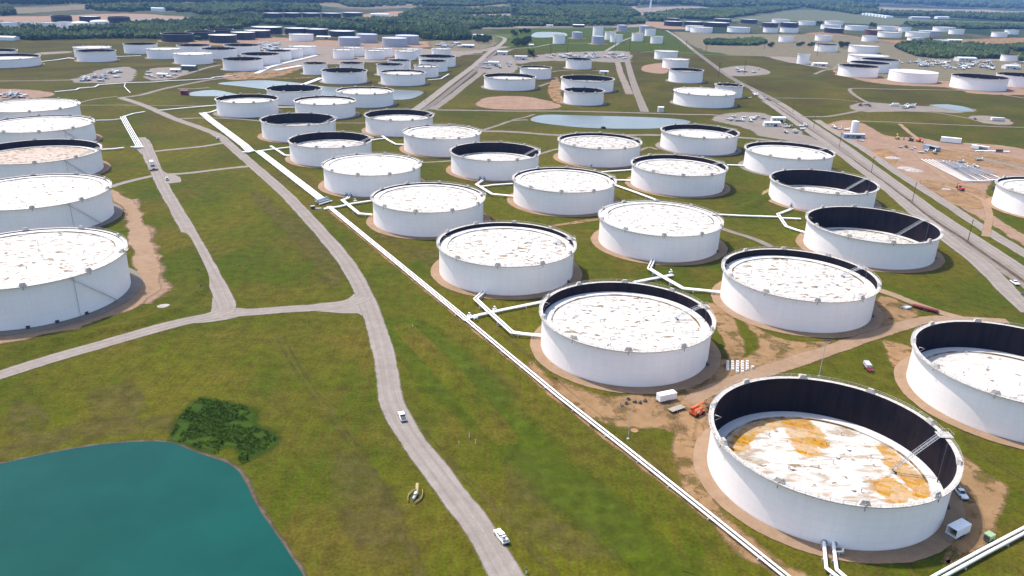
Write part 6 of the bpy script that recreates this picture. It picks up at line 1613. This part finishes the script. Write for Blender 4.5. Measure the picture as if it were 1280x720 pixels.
tree((1024, 32), 16, 26, "round tree between the far white tanks", 94)
tree((1091, 34), 16, 26, "round tree between the broad white tanks and the hedge", 95)
for i, p in enumerate([(998, 58), (1003, 56.5), (1012, 58.5), (1016, 57), (965, 57), (962, 59)]): tree(p, 8, 13, "low scrubby tree on the tan ground by the medium tank", 100 + i, "scrubby trees on the tan ground")
tree((1164, 52), 9, 9, "lone small tree in the grass above the tree belt", 110)
tree((754, 160.7), 1.6, 5, "low green bush on the near bank of the rectangular pond", 111)

def inside(P, poly):
    x, y = P[:, 0], P[:, 1]; r_ = np.zeros(len(P), bool); n = len(poly)
    for i in range(n):
        x1, y1 = poly[i - 1]; x2, y2 = poly[i]
        c = (y1 > y) != (y2 > y); xx = (x2 - x1) * (y - y1) / ((y2 - y1) if y2 != y1 else 1e-9) + x1
        r_ ^= c & (x < xx)
    return r_
def wood(px, label, seed, hgt=11, dens=1.0, floor=True, cap=2600, name="woodland", gap=0.0):
    W = np.array([unp(*p) for p in px]); g = np.random.default_rng(seed); d = np.mean(np.linalg.norm(W, axis=1))
    s = max(5.0, d * .0023)
    lo, hi = W.min(0), W.max(0)
    n = int(min(60000, (hi - lo).prod() / (s * s * 1.5) * dens)); P = g.uniform(lo, hi, (n, 2)); P = P[inside(P, W)]
    nz = np.array([mnoise.noise(Vector((p[0] / 140, p[1] / 140, seed))) + .5 * mnoise.noise(Vector((p[0] / 45, p[1] / 45, seed))) for p in P]) if len(P) else np.zeros(0)
    P = P[nz > -.55 + gap]; nz = nz[nz > -.55 + gap]
    if len(P) > cap: k = g.choice(len(P), cap, replace=False); P = P[k]; s *= 1.15
    near = d < 1700
    BV, BF = ICO2 if near else ICO1
    V = []; F = []; b = 0
    for p in P:
        rr_ = s * g.uniform(.6, 1.25); h_ = hgt * g.uniform(.7, 1.3) * (1 + .1 * s / 8)
        J = 1 + g.normal(0, .20 if near else .16, len(BV)); v = BV * J[:, None] * (rr_, rr_, h_ * .55) + (p[0], p[1], h_ * .5)
        V.append(v); F.append(BF + b); b += len(BV)
    if not V: return
    V = np.concatenate(V); F = np.concatenate(F)
    if near:
        LV, LF = leaf_cloud(np.c_[P, np.full(len(P), hgt * .62)], [s * .95] * len(P), 26, s * .13, seed); F = np.concatenate([F, LF + len(V)]); V = np.concatenate([V, LV])
    tag(link_mesh(name, fast_mesh(name, V, F, [MAT["leaf_far"] if d > 1500 else MAT["leaf"]])), label, "trees", kind='stuff')
    if floor and gap < .1: blob("woodland_floor", px, "woodfloor", .03, s, s * .6)
wood([(-30, 36), (40, 37), (88, 38.5), (120, 36.5), (160, 34.5), (215, 33), (243, 39), (250, 45), (200, 48.5), (150, 48), (100, 49), (40, 50.5), (10, 48), (-30, 46)], "dark wood strip in front of the domed tanks", 1, 10, gap=.15)
wood([(228, 38), (250, 40), (262, 44), (250, 50), (210, 50.5), (195, 49), (215, 44)], "scrub between the wood strip and the black tanks", 2, 8)
wood([(155, 34), (185, 30), (240, 27), (252, 22), (300, 20), (330, 22), (322, 30), (300, 36), (262, 37), (230, 39), (190, 37)], "thick wood behind the black tank row", 3, 10, gap=.35)
wood([(0, 31), (10, 34), (0, 36), (-30, 36), (-30, 31)], "bushes beside the low white tanks", 4, 9)
wood([(318, 27), (350, 27), (420, 26), (470, 24), (495, 26), (540, 28), (640, 33), (640, 35), (600, 36), (575, 38), (540, 40), (510, 38), (470, 37), (440, 37.5), (400, 36), (340, 31)], "green wood between the navy row and the black row", 5, 9, gap=.35)
wood([(445, 40), (480, 37), (520, 39), (560, 39), (585, 43), (588, 50), (560, 51), (530, 49), (524, 46), (500, 43), (470, 43)], "dark wooded hill behind the grey tanks", 6, 13, 1.3)
wood([(482, 30), (505, 20), (520, 12), (560, 12), (595, 12), (640, 11), (640, 17), (575, 19), (580, 23), (640, 23), (700, 24), (760, 25), (800, 26), (806, 30), (740, 32), (680, 33), (600, 32), (540, 31)], "broad wood behind the middle road", 7, 11, gap=.35)
wood([(640, 8), (700, 9), (760, 8), (790, 14), (800, 20), (780, 24), (700, 22), (640, 20), (660, 15)], "hazy wood along the far end of the middle country", 8, 12, gap=.4)
wood([(806, 20), (850, 14.5), (900, 13), (960, 10), (1000, 10), (960, 16), (930, 20), (900, 24), (850, 26), (812, 27)], "wood behind the far navy cluster", 9, 12, gap=.35)
wood([(640, -2), (780, -2), (795, 8), (760, 7), (640, 7)], "distant blue forest beyond the pasture", 10, 22)
wood([(792, -1), (960, 0), (1040, 4), (1100, 10), (1040, 14), (1000, 9), (960, 8), (900, 10), (850, 6), (800, 6)], "distant blue forest beyond the water tower", 11, 22)
wood([(1035, 12), (1065, 13), (1110, 18), (1200, 20), (1290, 22), (1290, 28), (1240, 25), (1180, 21.5), (1120, 20), (1070, 18)], "dark wood edging the pale green field", 12, 18)
wood([(1130, 30), (1200, 31), (1290, 33), (1290, 36.5), (1210, 36.5), (1195, 33.5), (1140, 33)], "green hedge behind the far white tanks", 13, 10)
wood([(1114, 57), (1130, 55), (1160, 54.5), (1180, 57), (1200, 56), (1225, 58), (1258, 59), (1259, 68), (1250, 73), (1210, 74), (1170, 73), (1145, 70.5), (1128, 64)], "tree belt between the far tanks and the bright yard", 14, 9, 1.3, gap=.4)
wood([(1262, 60), (1276, 58), (1290, 59), (1290, 65), (1268, 64)], "bushes at the picture edge above the edge tank", 15, 9, 1.4)
wood([(1272, 72), (1290, 71), (1290, 77), (1274, 76)], "dark bushes beside the small end tank", 16, 9, 1.4)
wood([(880, 52.5), (900, 51), (925, 51), (948, 49.5), (958, 54), (945, 57), (905, 57), (882, 56)], "green shelterbelt on the tan ground", 17, 7, 1.6, gap=.3)
wood([(0, -8), (120, -6), (320, -3), (480, -2), (640, 1), (640, 3), (520, 2), (400, 4), (300, 4), (200, 3.5), (100, 5), (0, 8), (-40, 8), (-40, -8)], "distant blue wooded hills at the hazy skyline", 18, 22, gap=.35)
wood([(95, 11), (160, 8), (240, 8), (330, 6), (400, 10), (400, 15), (330, 16), (300, 19), (250, 18), (240, 15), (160, 15), (110, 13)], "scattered far woods above the red field", 19, 12, 1.0, gap=.45)
wood([(420, 3), (500, -1), (600, 1), (640, 4), (600, 8), (500, 7), (440, 10)], "thin far woods on the tan pasture", 20, 12, .8, gap=.55)
wood([(960, -6), (1290, -2), (1290, 12), (1200, 9), (1100, 4), (1000, 2)], "distant blue forest on the hazy side", 21, 26)
wood([(640, 15), (660, 12), (780, 14), (770, 19), (700, 17)], "wood strip behind the pasture fields", 22, 14)
wood([(0, 17), (12, 15), (20, 18), (4, 20)], "small dark copse in the far field", 23, 14)

# rank water plants on the pond bank
W_ = np.array([unp(*p) for p in MARSH_PX]); g_ = np.random.default_rng(5); lo, hi = W_.min(0), W_.max(0)
P_ = g_.uniform(lo - 1, hi + 1, (5200, 2)); P_ = P_[inside(P_, W_)]
nz_ = np.array([mnoise.noise(Vector((p[0] / 5, p[1] / 5, 2))) for p in P_]); P_ = P_[nz_ > -.28]; nz_ = nz_[nz_ > -.28]
V_, F_ = leaf_cloud(np.c_[P_, .18 + .3 * np.clip(nz_, 0, 1)], [.45] * len(P_), 8, .2, 6)
tag(link_mesh("marsh_plants", fast_mesh("marsh_plants", V_, F_, [MAT["marsh_leaf"]])), "dense dark green water plants growing on the pond bank", "plants", kind='stuff')
# grass tufts and weeds catching the light beside the roads and pipes
# ------------------------------------------------------------------ haze
HAZE = 0.000046
b = MB(); b.box((0, 15000, 69.5), (60000, 36000, 141.0)); 
hk = bpy.data.materials.new("haze_air"); hk.use_nodes = True; ht = hk.node_tree; ht.nodes.clear()
ho = ht.nodes.new("ShaderNodeOutputMaterial"); hv = ht.nodes.new("ShaderNodeVolumePrincipled")
hv.inputs["Color"].default_value = (0.24, 0.48, 1.0, 1); hv.inputs["Density"].default_value = HAZE; hv.inputs["Anisotropy"].default_value = 0.2
ht.links.new(hv.outputs[0], ho.inputs["Volume"])
tag(b.build("haze", [hk]), "thin pale air over the whole terminal", "haze", kind='stuff')
